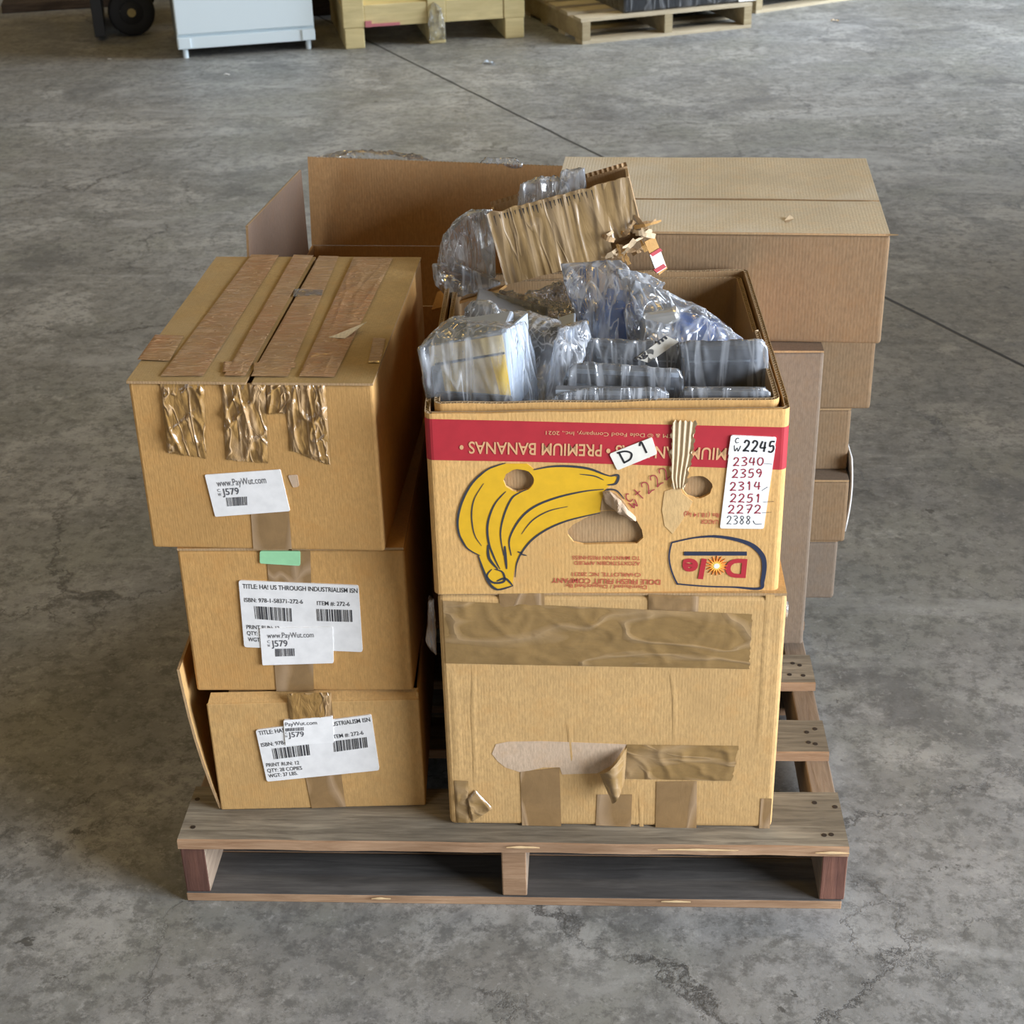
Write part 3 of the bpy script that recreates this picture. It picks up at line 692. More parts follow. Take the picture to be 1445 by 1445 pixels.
decal(ff, LT, 'torn_spot', C1((740, 955), (780, 952), (788, 1000), (762, 1006)), 'paper_torn', .0006, .003)

# --- big taped carton under the banana box
W, D, H, yw = .486, .49, .413, R(-.1); fl = (.415, .043, PH)
BX, F = carton('carton', 'large taped pale carton on the pallet, carrying the banana box', fl, W, D, H, yw, 'kraft_pale', 'x', bev=.011)
ff = F['front']
C5 = lambda *p: [(580 + x * .3806, 820 + y * .3806) for x, y in p]
for q, s, nx, ny, a, mt in ((((118, 72), (1265, 122), (1254, 325), (130, 304)), 41, 90, 26, .0016, 'tape_pale'), (((325, 40), (495, 45), (495, 100), (330, 95)), 42, 12, 8, .0008, 'tape_matte'), (((880, 48), (1068, 55), (1065, 112), (880, 105)), 43, 14, 8, .0014, 'tape_matte'),
                        (((800, 605), (1215, 610), (1190, 740), (786, 732)), 44, 60, 20, .0020, 'tape_pale'), (((405, 706), (550, 690), (557, 908), (412, 905)), 45, 12, 18, .0006, 'tape_matte'), (((690, 790), (820, 790), (815, 910), (685, 905)), 46, 12, 12, .0005, 'tape_matte'), (((910, 742), (1060, 740), (1058, 916), (906, 912)), 47, 14, 18, .0008, 'tape_matte'),
                        (((1297, 805), (1338, 805), (1330, 916), (1290, 916)), 48, 6, 10, .0005, 'tape_matte'), (((160, 738), (212, 740), (214, 896), (170, 894)), 49, 8, 16, .0016, 'tape_pale'), (((208, 800), (238, 772), (304, 842), (226, 892)), 50, 14, 14, .0030, 'tape_pale')):
    strip(ff, C5(*q), nx, ny, a, s, .0007, 30, jag=(.0012 if s in (44, 41) else 0, 0), stretch=(.45, 1.3)).build('tape', mt, BX, True)
mb = MB(); prism(mb, ff, [[V(x) for x in reversed(ff.pxs(C5((315, 604), (360, 595), (480, 593), (600, 597), (800, 605), (745, 682), (690, 712), (560, 716), (552, 690), (490, 690), (410, 710), (350, 690), (322, 668), (300, 640))))]], .0003, .0002)
mb.build('torn_paper', 'paper_torn', BX)
mb = MB(); n = 10; vs = []        # tape end peeled off and curled towards the room
for j in range(n + 1):
    for i in range(7):
        s, tt = i / 6, j / n
        p = ff.px(*C5((800, 612))[0]).lerp(ff.px(*C5((792, 735))[0]), s).lerp(ff.px(*C5((700, 690))[0]).lerp(ff.px(*C5((745, 800))[0]), s), tt)
        vs.append(ff.P(p, .003 + .022 * sin(tt * pi * .8) + crumple(V((p.x, p.y, 3)), 40, .004, 3)))
mb.add(vs, [(j * 7 + i, j * 7 + i + 1, j * 7 + i + 8, j * 7 + i + 7) for j in range(n) for i in range(6)]); mb.build('peeled_tape', 'tape_pale', BX, True)
for pts, wv in ((((235, 310), (232, 500), (238, 610), (240, 740)), .004), (((1332, 50), (1318, 250), (1305, 480), (1296, 600)), .006), (((965, 330), (978, 440), (980, 600)), .004), (((585, 520), (592, 600), (600, 690)), .004), (((850, 800), (855, 910)), .003), (((160, 320), (172, 560), (178, 730)), .007)):
    c = smooth([V(x) for x in ff.pxs(C5(*pts))], 8); mb = MB(); vs = []     # pressed vertical creases
    for i, p in enumerate(c):
        tp = min(1, i * .3, (len(c) - 1 - i) * .3)
        for k, dx in enumerate((-.5, -.2, .12, .5)): vs.append(ff.P(p + V((dx * wv * 2, 0)), (.0001, .0005, .0004, .0001)[k] * tp + .0001))
    mb.add(vs, [(4 * i + k, 4 * i + k + 1, 4 * i + k + 5, 4 * i + k + 4) for i in range(len(c) - 1) for k in range(3)]); mb.build('crease', 'kraft_pale', BX, True)
mb = hullmesh([[at_y(606, 848, .07), at_y(613, 845, .06), at_y(602, 905, .08), at_y(612, 880, .06), at_y(609, 920, .10), at_y(616, 925, .07), at_y(606, 840, .12)]], .003, 5, .006, 60)
mb2 = MB(); mb2.add([mw_ for mw_ in (M.Translation(V(BX.location)).inverted() @ v for v in mb.v)], mb.f); mb2.build('loose_tape', 'clear_tape', BX, True)
mb = hullmesh([[at_y(1108, 846, .07), at_y(1113, 850, .08), at_y(1111, 868, .07), at_y(1104, 860, .06), at_y(1110, 872, .08), at_y(1104, 850, .10)]], .003, 6, .006, 60)
mb2 = MB(); mb2.add([mw_ for mw_ in (M.Translation(V(BX.location)).inverted() @ v for v in mb.v)], mb.f); mb2.build('loose_tape', 'clear_tape', BX, True)

# --- banana box: two telescoping walls of corrugated board, open at the top
W, D, H, yw = .479, .524, .281, R(1.3); fl = (.411, .039, .534)
loc = pose(*fl, yw, W, D); mw = rotm(loc, (0, 0, yw)); F = faces(mw, W, D, H); ff = F['front']
BB = thing('banana_box', 'open banana box with a red band and printed bananas, upside down', 'cardboard box', loc, yw)
def rrect(x0, y0, x1, y1, r, n=5, step=.02):
    pts = []
    cs = [((x1 - r, y0 + r), -pi / 2), ((x1 - r, y1 - r), 0), ((x0 + r, y1 - r), pi / 2), ((x0 + r, y0 + r), pi)]
    for i, ((cx, cy), a0) in enumerate(cs):
        for k in range(n + 1):
            a = a0 + pi / 2 * k / n; pts.append(V((cx + r * cos(a), cy + r * sin(a))))
        (nx_, ny_), na = cs[(i + 1) % 4]; e = V((nx_ + r * cos(na), ny_ + r * sin(na))); s = pts[-1]; L = (e - s).length
        for k in range(1, int(L / step)): pts.append(s.lerp(e, k / int(L / step)))
    return pts
def wall_ring(mb, loop, z0, zt, th, cut=None, mi=0, mtop=1):
    """board wall standing on a closed loop; zt(i,p) top height; thickness th inward; cut(p) skips outer faces"""
    n = len(loop); nor = []
    for i in range(n):
        t = (loop[(i + 1) % n] - loop[i - 1]).normalized(); nor.append(V((t.y, -t.x)))
    o = [V((p.x, p.y, z0)) for p in loop] + [V((p.x, p.y, zt(p))) for p in loop]
    inn = [V((p.x - q.x * th, p.y - q.y * th, z0)) for p, q in zip(loop, nor)] + [V((p.x - q.x * th, p.y - q.y * th, zt(p))) for p, q in zip(loop, nor)]
    for i in range(n):
        j = (i + 1) % n
        if not (cut and cut(loop[i]) and cut(loop[j])): mb.add([o[i], o[j], o[n + j], o[n + i]], [(0, 1, 2, 3)], mi)
        mb.add([inn[j], inn[i], inn[n + i], inn[n + j]], [(0, 1, 2, 3)], 2)
        # liners' top edges and the fluting between them
    lip = .0010
    for A, B, s in ((o, inn, 1), (inn, o, 1)):
        for i in range(n):
            j = (i + 1) % n; a0, a1 = A[n + i], A[n + j]; d0 = (B[n + i] - A[n + i]).normalized() * lip; d1 = (B[n + j] - A[n + j]).normalized() * lip
            mb.add([a0, a1, a1 + d1, a0 + d0], [(0, 1, 2, 3)], mtop)
            mb.add([a0 + d0, a1 + d1, a1 + d1 - V((0, 0, .012)), a0 + d0 - V((0, 0, .012))], [(0, 1, 2, 3)], mtop)
    return nor
def fluting(mb, loop, nor, zt, th, pitch=.0075):
    n = len(loop); s = 0; ph = 0; prev = None
    acc = [0]
    for i in range(n): acc.append(acc[-1] + (loop[(i + 1) % n] - loop[i]).length)
    tot = acc[-1]; k = int(tot / pitch) * 6; i = 0; vs = []
    for q in range(k + 1):
        s = tot * q / k
        while i < n - 1 and acc[i + 1] < s: i += 1
        t = (s - acc[i]) / max(1e-6, acc[i + 1] - acc[i]); p = loop[i].lerp(loop[(i + 1) % n], min(1, t)); nr = nor[i].lerp(nor[(i + 1) % n], min(1, t))
        dpt = th * (.5 + .36 * sin(2 * pi * q / 6)); z = zt(p) - .0006
        a0 = p - nr * (dpt - .0004); a1 = p - nr * (dpt + .0004)
        vs += [V((a0.x, a0.y, z - .012)), V((a0.x, a0.y, z)), V((a1.x, a1.y, z)), V((a1.x, a1.y, z - .012))]
    mb.add(vs, [(4 * q + c, 4 * q + 4 + c, 4 * q + 5 + c, 4 * q + 1 + c) for q in range(k) for c in (0, 1, 2)])
lo = rrect(-W / 2, -D / 2, W / 2, D / 2, .010); TH = .007
zt1 = lambda p: H + .0016 * NZ.noise(V((p.x * 16, p.y * 16, 1))) - (.004 if p.y < -D / 2 + .03 else 0)
mb = MB(); wcut = lambda p: p.y < -D / 2 + 1e-5
nor = wall_ring(mb, lo, 0, zt1, TH, wcut)
mb.build('lid_wall', ['kraft_ban', 'flute', 'kraft_in'], BB)
mb = MB(); fluting(mb, lo, nor, zt1, TH); mb.build('fluting', 'cream', BB)
li = rrect(-W / 2 + .012, -D / 2 + .014, W / 2 - .012, D / 2 - .012, .012)
zt2 = lambda p: H + .0035 + .0022 * NZ.noise(V((p.x * 14, p.y * 14, 7))) - (.010 if p.y > 0 else 0)
mb = MB(); nor = wall_ring(mb, li, 0.006, zt2, TH)
mb.add([V((p.x, p.y, .004)) for p in li], [tuple(range(len(li)))], 2)
mb.build('base_wall', ['kraft_ban', 'flute', 'kraft_in'], BB)
mb = MB(); fluting(mb, li, nor, zt2, TH); mb.build('fluting', 'cream', BB)
C3 = lambda *p: [(580 + x * .3806, 540 + y * .3806) for x, y in p]
def ell(cx, cy, a, b, n=22, sd=0): return [(cx + a * cos(2 * pi * k / n) * (1 + .03 * sin(k * 3 + sd)), cy + b * sin(2 * pi * k / n) * (1 + .03 * cos(k * 2 + sd))) for k in range(n)]
hole1 = [V(x) for x in ff.pxs(C3(*ell(400, 362, 56, 42)))]; hole2 = [V(x) for x in ff.pxs(C3(*ell(1062, 387, 55, 42, sd=2)))]
hole3 = [V(x) for x in ff.pxs(C3((692, 478), (740, 474), (800, 482), (835, 508), (856, 545), (861, 575), (838, 596), (740, 597), (640, 600), (603, 592), (582, 566), (580, 548), (600, 527), (645, 503)))]
us = [p.x + W / 2 for p in lo if wcut(p)]; u0, u1 = min(us), max(us)
outl = [V((u0, 0)), V((u1, 0))] + [V((u1 + (u0 - u1) * k / 24, zt1(V((u1 + (u0 - u1) * k / 24 - W / 2, -D / 2))))) for k in range(25)]
fp = Face(mw, (-W / 2, -D / 2, 0), (1, 0, 0), (0, 0, 1))
mb = MB(); prism(mb, fp, [outl, hole1, hole2, hole3], -.0045, .0045, 0, base=-.0045); mb.build('front_panel', 'kraft_ban', BB)
def shade_poly(px, mat, name, off, holes=(), lab_=None):
    mb = MB(); q = [V(x) for x in ff.pxs(px)]; prism(mb, ff, [q] + list(holes), off - .0002, .0002); o = mb.build(name, mat, BB)
    if lab_: o['label'] = lab_
    return o
mb = MB(); q = ff.pxs(C3((50, 135), (400, 142), (800, 152), (1400, 165), (1395, 322), (800, 303), (400, 292), (60, 287))); q[0].x = q[7].x = u0; q[3].x = q[4].x = u1
prism(mb, ff, [[V(x) for x in reversed(q)]], .0002, .0002); mb.build('red_band', 'red', BB)
for side in (-1, 1):
    za, zb = (q[7].y, q[0].y) if side < 0 else (q[4].y, q[3].y); seg = [p for p in lo if (p.x * side > W / 2 - .0101) and p.y < D / 2 - .012]
    seg.sort(key=lambda p: (p.y if abs(abs(p.x) - W / 2) < 1e-5 else -D / 2 - 1 + abs(p.x))) if False else None
    seg.sort(key=lambda p: math.atan2(p.y + D / 2 - .010, (abs(p.x) - W / 2 + .010)) if p.y < -D / 2 + .0099 else 9 + p.y)
    vs = []
    for i, p in enumerate(seg):
        t = seg[min(i + 1, len(seg) - 1)] - seg[max(i - 1, 0)]; nn2 = V((t.y, -t.x)).normalized(); nn2 = nn2 if nn2.x * side > 0 or nn2.y < -.9 else -nn2
        o2 = V((p.x, p.y, 0)) + V((nn2.x, nn2.y, 0)) * .0004; vs += [o2 + V((0, 0, za)), o2 + V((0, 0, zb))]
    mb = MB(); mb.add(vs, [(2 * i, 2 * i + 1, 2 * i + 3, 2 * i + 2) for i in range(len(seg) - 1)]); mb.build('red_band', 'red', BB)
bo = shade_poly(list(reversed(C3((345, 300), (285, 322), (228, 372), (192, 438), (175, 505), (180, 560), (208, 610), (250, 640), (266, 690), (288, 740), (322, 764), (376, 750), (382, 700), (402, 640), (440, 588), (495, 546), (560, 516), (640, 494), (702, 478), (706, 440), (722, 392), (752, 372), (764, 350), (738, 344), (690, 326), (625, 313), (560, 309), (500, 312), (458, 322), (430, 300)))), 'banana', 'banana_picture', .0006, [hole1])
mb = MB()
for pts, wv in ((((350, 297), (285, 320), (228, 370), (190, 438), (173, 508), (180, 565), (208, 612), (256, 640)), .0034), (((250, 640), (268, 692), (290, 742), (322, 766), (378, 752)), .0036), (((378, 752), (350, 725), (318, 735)), .0034), (((386, 720), (392, 670), (412, 626), (450, 580), (505, 542), (570, 514), (640, 495), (700, 482)), .003), (((455, 322), (520, 310), (590, 309), (660, 318), (715, 338), (742, 346)), .0034), (((740, 346), (768, 342), (760, 372), (728, 378)), .0036), (((352, 402), (310, 450), (285, 520), (288, 590), (310, 650), (330, 690)), .003), (((344, 640), (332, 560), (345, 490), (372, 430), (400, 408), (430, 395)), .0026), (((372, 640), (365, 580), (400, 510), (455, 460), (540, 425), (640, 402), (715, 394)), .0032), (((355, 690), (350, 640), (348, 604)), .004), (((410, 560), (450, 510), (510, 475), (582, 458)), .0018), (((270, 372), (235, 430), (225, 490), (235, 560), (262, 604)), .0018), (((285, 600), (290, 650), (322, 690)), .004), (((395, 625), (414, 632)), .0024), (((625, 338), (680, 345), (715, 360)), .0018), (((300, 690), (282, 715), (305, 740), (345, 735), (340, 702), (310, 690)), .0034), (((705, 470), (712, 440), (722, 400), (760, 398), (790, 430)), .0028), (((430, 640), (405, 634)), .002)):
    ribbon(mb, ff, smooth([V(x) for x in ff.pxs(C3(*pts))], 6), wv, .0010, taper=True)
o = mb.build('banana_outline', 'outline', BB)
c3 = lambda x, y: (580 + x * .3806, 540 + y * .3806)
mb = MB(); text(mb, ff, 'PREMIUM BANANAS \u2022', c3(708, 229), c3(180, 217), 17.5, .0010, .012); mb.build('band_lettering', 'bandtxt', BB)
mb = MB(); text(mb, ff, 'PREMIUM BANANAS \u2022', c3(1262, 245), c3(725, 230), 17.5, .0010, .012); mb.build('band_lettering', 'bandtxt', BB)
mb = MB(); text(mb, ff, 'TM & \u00a9 Dole Food Company, Inc., 2021', c3(972, 190), c3(500, 178), 5.6, .0010, 0); mb.build('band_lettering', 'bandtxt', BB)
mb = MB()
text(mb, ff, 'TO MAINTAIN FRESHNESS', c3(850, 643), c3(598, 641), 5.4, .0008, .008); text(mb, ff, 'AZOXYSTROBIN APPLIED', c3(850, 663), c3(605, 661), 5.4, .0008, .008)
text(mb, ff, 'CHARLOTTE, NC 28231', c3(852, 705), c3(597, 702), 5.6, .0008, .008); text(mb, ff, 'DOLE FRESH FRUIT COMPANY', c3(925, 730), c3(522, 723), 7.4, .0008, .014)
text(mb, ff, 'Distributed / Dispatched By:', c3(875, 751), c3(570, 745), 5.6, .0008, .006)
mb.build('printed_text', 'redtxt', BB); mb = MB(); text(mb, ff, 'lbs (18.14 kg)', c3(1143, 484), c3(1012, 480), 6.4, .0008, .008); text(mb, ff, 'UADOR', c3(1140, 508), c3(1075, 506), 6.4, .0008, .008); mb.build('printed_text', 'redtxt', BB)
mb = MB(); lg = smooth([V(x) for x in ff.pxs(C3((966, 592), (957, 640), (964, 690), (985, 740), (1000, 746), (1100, 754), (1200, 757), (1292, 762), (1303, 735), (1310, 680), (1302, 640), (1268, 604), (1212, 582), (1130, 569), (1050, 574), (966, 592)))], 8)
nl = len(lg); ribbon(mb, ff, lg, [.0022 + .0045 * max(0, sin(pi * (i / nl - .38) / .55)) if i / nl > .38 else .0022 for i in range(nl)], .0010)
bar = ff.pxs(C3((1012, 626), (1245, 626), (1245, 640), (1012, 640))); prism(mb, ff, [[V(x) for x in reversed(bar)]], .0006, .0003); lo_ = mb.build('brand_logo', 'navy', BB)
for ch_, xa, xb, hh_ in (('D', 1247, 1168, 26), ('l', 1096, 1077, 28), ('e', 1066, 1008, 25)):
    mb = MB(); text(mb, ff, ch_, c3(xa, 656), c3(xb, 654), hh_, .0010, .035); mb.build('logo_letter', 'red', lo_)
ctr = ff.px(*c3(1133, 678))
for rad, ri, n, mt, off, nm in ((.0155, .007, 16, 'orange', .0012, 'sun_rays'), (.0115, .0045, 16, 'sunyel', .0014, 'sun_rays'), (.004, .004, 10, 'offwhite', .0016, 'sun_disc')):
    mb = MB(); prism(mb, ff, [[ctr + V((cos(pi * k / n), sin(pi * k / n))) * (rad if k % 2 == 0 else ri) for k in range(2 * n)]], off - .0002, .0002); mb.build(nm, mt, lo_)
shade_poly(list(reversed(C3((940, 402), (968, 392), (1000, 392), (1008, 410), (1045, 440), (1030, 470), (1000, 520), (970, 560), (940, 530), (930, 470)))), 'torn_ban', 'torn_paper', .0006)
shade_poly(list(reversed(C3((702, 472), (708, 430), (722, 398), (760, 410), (790, 440), (815, 480), (832, 506), (800, 480), (745, 470)))), 'kraft_in', 'torn_paper', .0012)
tor = hullmesh([[ff.P(ff.px(*c3(x, y)), o_) for x, y, o_ in ((712, 402, .002), (735, 395, .006), (790, 440, .012), (830, 504, .004), (800, 470, .016), (760, 470, .004), (720, 440, .003))]], .004, 8, .004, 90)
tor.build('torn_edge', 'paper_torn', BB)
mb = MB(); n = 30; vs = []; nr = 28      # strip torn out of the liner, flutes bare
for j in range(n + 1):
    t = j / n; yL = 140 + 248 * t; xl = 966 - 4 * t + (14 * max(0, t - .85) * 5); xr = 1056 - 26 * t - 30 * max(0, t - .5)
    for i in range(nr + 1):
        s = i / nr; jx = (4 * sin(j * 1.7) + 3 * sin(j * .8)) * (1 if i == 0 else 1 if i == nr else 0); vs.append(ff.P(ff.px(*c3(xl + (xr - xl) * s + jx, yL + 5 * sin(i * 1.1) * (1 if j in (0, n) else 0))), .0012 + .0011 * (1 + sin(s * 2 * pi * 4.2)) + .004 * (t - .4) ** 2))
mb.add(vs, [(j * (nr + 1) + i, (j + 1) * (nr + 1) + i, (j + 1) * (nr + 1) + i + 1, j * (nr + 1) + i + 1) for j in range(n) for i in range(nr)]); mb.build('torn_strip', 'cream', BB, True)
st_ = decal(ff, BB, 'sticker', C3((735, 262), (893, 200), (913, 262), (765, 323)), 'offwhite', .0016, .003)
mb = MB(); hand(mb, ff, 'D', c3(775, 300), c3(838, 276), 17, .0026, .0022); hand(mb, ff, '1', c3(845, 270), c3(905, 245), 17, .0026, .0022); mb.build('handwriting', 'pen', st_)
st_ = decal(ff, BB, 'sticker', C3((1184, 215), (1352, 230), (1307, 540), (1145, 538)), 'white2', .0014, .003)
for nm, mt, rows, wv in (('handwriting', 'redpen', (('2340', (1192, 306), (1310, 304)), ('2359', (1188, 350), (1305, 348)), ('2314', (1180, 398), (1300, 394)), ('2251', (1180, 440), (1302, 442)), ('2272', (1172, 482), (1302, 482))), .0016), ('handwriting', 'pen', (('2388', (1168, 522), (1262, 522)), ('v', (1262, 524), (1306, 526))), .0009)):
    mb = MB()
    for s, a, b in rows:
        hand(mb, ff, s, c3(*a), c3(*b), 11.5, wv, .0020)
    if mt == 'redpen': pass
    mb.build(nm, mt, st_)
mb = MB()
for a, b in (((1308, 297), (1338, 300)), ((1300, 398), (1322, 384)), ((1305, 440), (1345, 438)), ((1302, 480), (1336, 478))): ribbon(mb, ff, [ff.px(*c3(*a)), ff.px(*c3(*b))], .0006, .0020)
mb.build('pen_dash', 'pen', st_)
st_ = decal(ff, BB, 'sticker', C3((1186, 192), (1355, 200), (1341, 277), (1175, 266)), 'white2', .0022, .003)
mb = MB(); hand(mb, ff, '2245', c3(1228, 250), c3(1350, 255), 15, .0024, .0028); hand(mb, ff, 'C', c3(1198, 220), c3(1220, 221), 7, .0010, .0028); hand(mb, ff, 'W', c3(1192, 250), c3(1224, 252), 8, .0010, .0028); mb.build('handwriting', 'pen', st_)
mb = MB(); hand(mb, ff, 'C', c3(805, 446), c3(832, 430), 12, .0014, .001); hand(mb, ff, 'W', c3(820, 468), c3(850, 450), 10, .0014, .001); hand(mb, ff, 't222', c3(845, 440), c3(975, 338), 17, .0014, .0012); mb.build('handwriting', 'redpen', BB)

# --- tall narrow carton at the right of the banana box
RT, F = carton('carton', 'tall narrow mauve brown carton standing upright behind the banana box', (.905, .545, PH), .100, .145, .565, 0, 'mauve', 'x', bev=.007)
# --- right rear stack
GS = None
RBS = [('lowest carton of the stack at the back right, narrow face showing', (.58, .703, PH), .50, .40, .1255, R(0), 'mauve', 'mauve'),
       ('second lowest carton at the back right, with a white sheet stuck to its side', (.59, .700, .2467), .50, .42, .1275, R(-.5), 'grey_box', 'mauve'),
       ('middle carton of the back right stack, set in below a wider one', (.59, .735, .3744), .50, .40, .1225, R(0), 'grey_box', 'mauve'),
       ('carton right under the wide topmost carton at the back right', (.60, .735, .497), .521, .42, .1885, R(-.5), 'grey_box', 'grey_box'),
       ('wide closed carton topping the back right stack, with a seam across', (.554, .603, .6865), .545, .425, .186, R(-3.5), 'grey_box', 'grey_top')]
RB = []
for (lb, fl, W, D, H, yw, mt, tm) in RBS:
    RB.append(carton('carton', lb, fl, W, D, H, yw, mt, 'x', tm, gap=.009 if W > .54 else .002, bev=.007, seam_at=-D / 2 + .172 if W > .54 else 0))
ff = RB[4][1]['front']; tf = RB[4][1]['top']
mb = MB(); p = [tf.P(tf.px(*x), h) for x, h in (((1107, 312), .001), ((1114, 308), .006), ((1121, 309), .001), ((1112, 315), .001))]; mb.add(p, [(0, 1, 2), (0, 2, 3)]); mb.build('torn_spot', 'cream', RB[4][0])
mb = MB(); q = tf.px(1256, 331); c = tf.P(q, -.002); mb.add([c, c + V((.012, -.004, .002)), c + V((.014, .004, .001)), c + V((0, .010, 0))], [(0, 1, 2, 3)]); mb.build('torn_corner', 'cream', RB[4][0])
rf = RB[1][1]['right']; mb = MB(); vs = []      # sheet bowing off the side of the second carton
for j in range(9):
    for i in range(5):
        s, t = i / 4, j / 8; vs.append(rf.P((.02 + .20 * s, .012 + .15 * t), .001 + .006 * sin(pi * min(1, t * .95)) * (1 - .5 * s)))
mb.add(vs, [(j * 5 + i, j * 5 + i + 1, j * 5 + i + 6, j * 5 + i + 5) for j in range(8) for i in range(4)]); o = mb.build('paper_sheet', 'white2', RB[1][0], True); so = o.modifiers.new('t', 'SOLIDIFY'); so.thickness = .003; so.offset = 1

# --- open carton at the back left, flaps standing up
W, D, H, yw = .475, .545, .534, R(-2.5); fl = (.045, .635, PH)
loc = pose(*fl, yw, W, D); OB = thing('carton', 'open carton at the back left with its brown flaps standing upright', 'cardboard box', loc, yw); mw = rotm(loc, (0, 0, yw))
mb = MB(); th = .004
mb.box(-W / 2, -D / 2, 0, W / 2, -D / 2 + th, H); mb.box(-W / 2, D / 2 - th, 0, W / 2, D / 2, H); mb.box(-W / 2, -D / 2 + th, 0, -W / 2 + th, D / 2 - th, H); mb.box(W / 2 - th, -D / 2 + th, 0, W / 2, D / 2 - th, H); mb.box(-W / 2 + th, -D / 2 + th, 0, W / 2 - th, D / 2 - th, th)
mb.build('body', 'brown_flap', OB)
inv = mw.inverted()
def L_(p): return inv @ p
bl, br = V((-W / 2, D / 2 - .002, H + .001)), V((W / 2 + .008, D / 2 - .002, H + .001))
a = L_(at_y(434, 222, 1.19)); b = L_(at_y(796, 235, 1.16))
mb = MB(); slab(mb, [bl, br, b, a], .004, V((0, -1, 0))); mb.build('back_flap', ['brown_flap', 'kraft_in'], OB)
mb = MB(); corr_edge(mb, a - V((0, -.0005, 0)), b, V((0, 1, 0)), .004); mb.build('fluting', 'flute', OB)
a = L_(at_y(350, 319, .66)); b = L_(at_y(425, 240, 1.10))
mb = MB(); slab(mb, [V((-W / 2 + .002, D / 2 - .04, H)), V((-W / 2 + .002, -D / 2 + .03, H)), a, b], .004, V((1, 0, 0))); mb.build('side_flap', ['flap_dull', 'kraft_in'], OB)
mb = MB(); corr_edge(mb, a, b, V((-1, 0, 0)), .004); mb.build('fluting', 'flute', OB)
fz = L_(at_y(600, 435, .625)).z
mb = MB(); slab(mb, [V((-W / 2 + .02, -D / 2, H)), V((W / 2 - .05, -D / 2, H)), V((W / 2 - .06, -D / 2 + .012, fz)), V((-W / 2 + .03, -D / 2 + .012, fz))], .004, V((0, -1, 0))); mb.build('front_flap', ['kraft', 'kraft_in'], OB)
# clear film sticking up behind that flap
o = recenter(hullmesh([[at_y(x, y, yy) for x, y, yy in ((445, 222, 1.20), (480, 214, 1.21), (500, 215, 1.24), (455, 228, 1.24), (600, 222, 1.205), (560, 215, 1.225), (612, 228, 1.23), (500, 240, 1.23))]], .006, 3, .008, 30).build('plastic_film', 'film_dark', None, True)); tag(o, 'clear film showing above the upright flap of the open carton', 'plastic film')
o = recenter(hullmesh([[at_y(x, y, yy) for x, y, yy in ((676, 230, 1.172), (684, 222, 1.18), (728, 223, 1.18), (738, 234, 1.162), (700, 238, 1.17), (720, 240, 1.168))]], .004, 4, .006, 40).build('plastic_film', 'film', None, True)); tag(o, 'small loop of clear film above the back flap, beside the topmost carton', 'plastic film')

# --- torn taped carton lying tilted on top
W, D, H = .222, .10, .112
o0 = at_y(714, 402, .472); loc = V(o0); rot = (R(-9), R(-14), R(2))
TB = thing('torn_carton', 'small torn carton wrapped in tape, tilted on top of the pile', 'cardboard box', loc, 0, None, rot); mw = rotm(loc, rot)
def tbw(mb, pts, th=.004): slab(mb, pts, th, mi=0, me=1)
mb = MB()
nn_ = 110; vs = []
for i in range(nn_ + 1):
    x = W * i / nn_
    for k in range(9):
        z = H * k / 8; dz = (.004 * NZ.noise(V((x * 60, 1, 0))) if k == 8 else 0)
        cr = -.0016 * max(0, 1 - abs(NZ.noise(V((x * 46, z * 5, 1)))) * 6) + .003 * NZ.noise(V((x * 30, z * 25, 4))) + .0007 * sin(x * 2 * pi / .021) * (k / 8)
        if i > 88 and k < 4: dz += .010 * NZ.noise(V((x * 80, z * 60, 9))); cr += .010 * NZ.noise(V((x * 70, z * 70, 2)))
        vs.append(V((x, cr, z + dz)))
nv = len(vs); vs2 = vs + [v + V((0, .005, 0)) for v in vs]
mb.add(vs2, [(i * 9 + k, (i + 1) * 9 + k, (i + 1) * 9 + k + 1, i * 9 + k + 1) for i in range(nn_) for k in range(8) if not (i > 84 and k < 2)], 0)
mb.add(vs2, [(nv + (i + 1) * 9 + k, nv + i * 9 + k, nv + i * 9 + k + 1, nv + (i + 1) * 9 + k + 1) for i in range(nn_) for k in range(8) if not (i > 84 and k < 2)], 1)
mb.add(vs2, [(i * 9 + 8, (i + 1) * 9 + 8, nv + (i + 1) * 9 + 8, nv + i * 9 + 8) for i in range(nn_)] + [(nn_ * 9 + k, nv + nn_ * 9 + k, nv + nn_ * 9 + k + 1, nn_ * 9 + k + 1) for k in range(8)] + [(k + 1, nv + k + 1, nv + k, k) for k in range(8)], 2)
mb.build('front_wall', ['tape_torn', 'kraft_in', 'cream'], TB, True)
mb = MB(); tbw(mb, [(W, D, -.0), (0, D, 0), (0, D, H - .002), (W, D, H + .004)]); tbw(mb, [(0, D, 0), (0, .005, 0), (0, .005, H - .01), (0, D, H - .004)]); tbw(mb, [(W, .004, .02), (W, D, .0), (W, D, H), (W, .004, H)]); tbw(mb, [(0, 0.006, .004), (W - .06, .006, .004), (W, D, .004), (0, D, .004)])
mb.build('body', ['kraft_in', 'cream'], TB)
for a, b in (((0.11, D, H + .001), (W, D, H + .004)), ((0, D, H - .002), (.11, D, H + .001))):
    mb = MB(); corr_edge(mb, a, b, V((0, -1, 0)), .004, .008); mb.build('fluting', 'kraft_in', TB)
mb = MB(); sl = random.Random(8)       # crushed flutes showing as dark slits along its top edge
for k in range(24):
    x = .012 + .150 * k / 23 + sl.uniform(-.002, .002); h0 = sl.uniform(.006, .016); wq = sl.uniform(.0008, .0017)
    mb.add([(x - wq, -.0065, H - .004), (x - wq * .3, -.0065, H - .004 - h0), (x + wq * .3, -.0065, H - .004 - h0), (x + wq, -.0065, H - .004)], [(0, 1, 2, 3)])
mb.build('crushed_flutes', 'dark_in', TB)
tsh = random.Random(3)
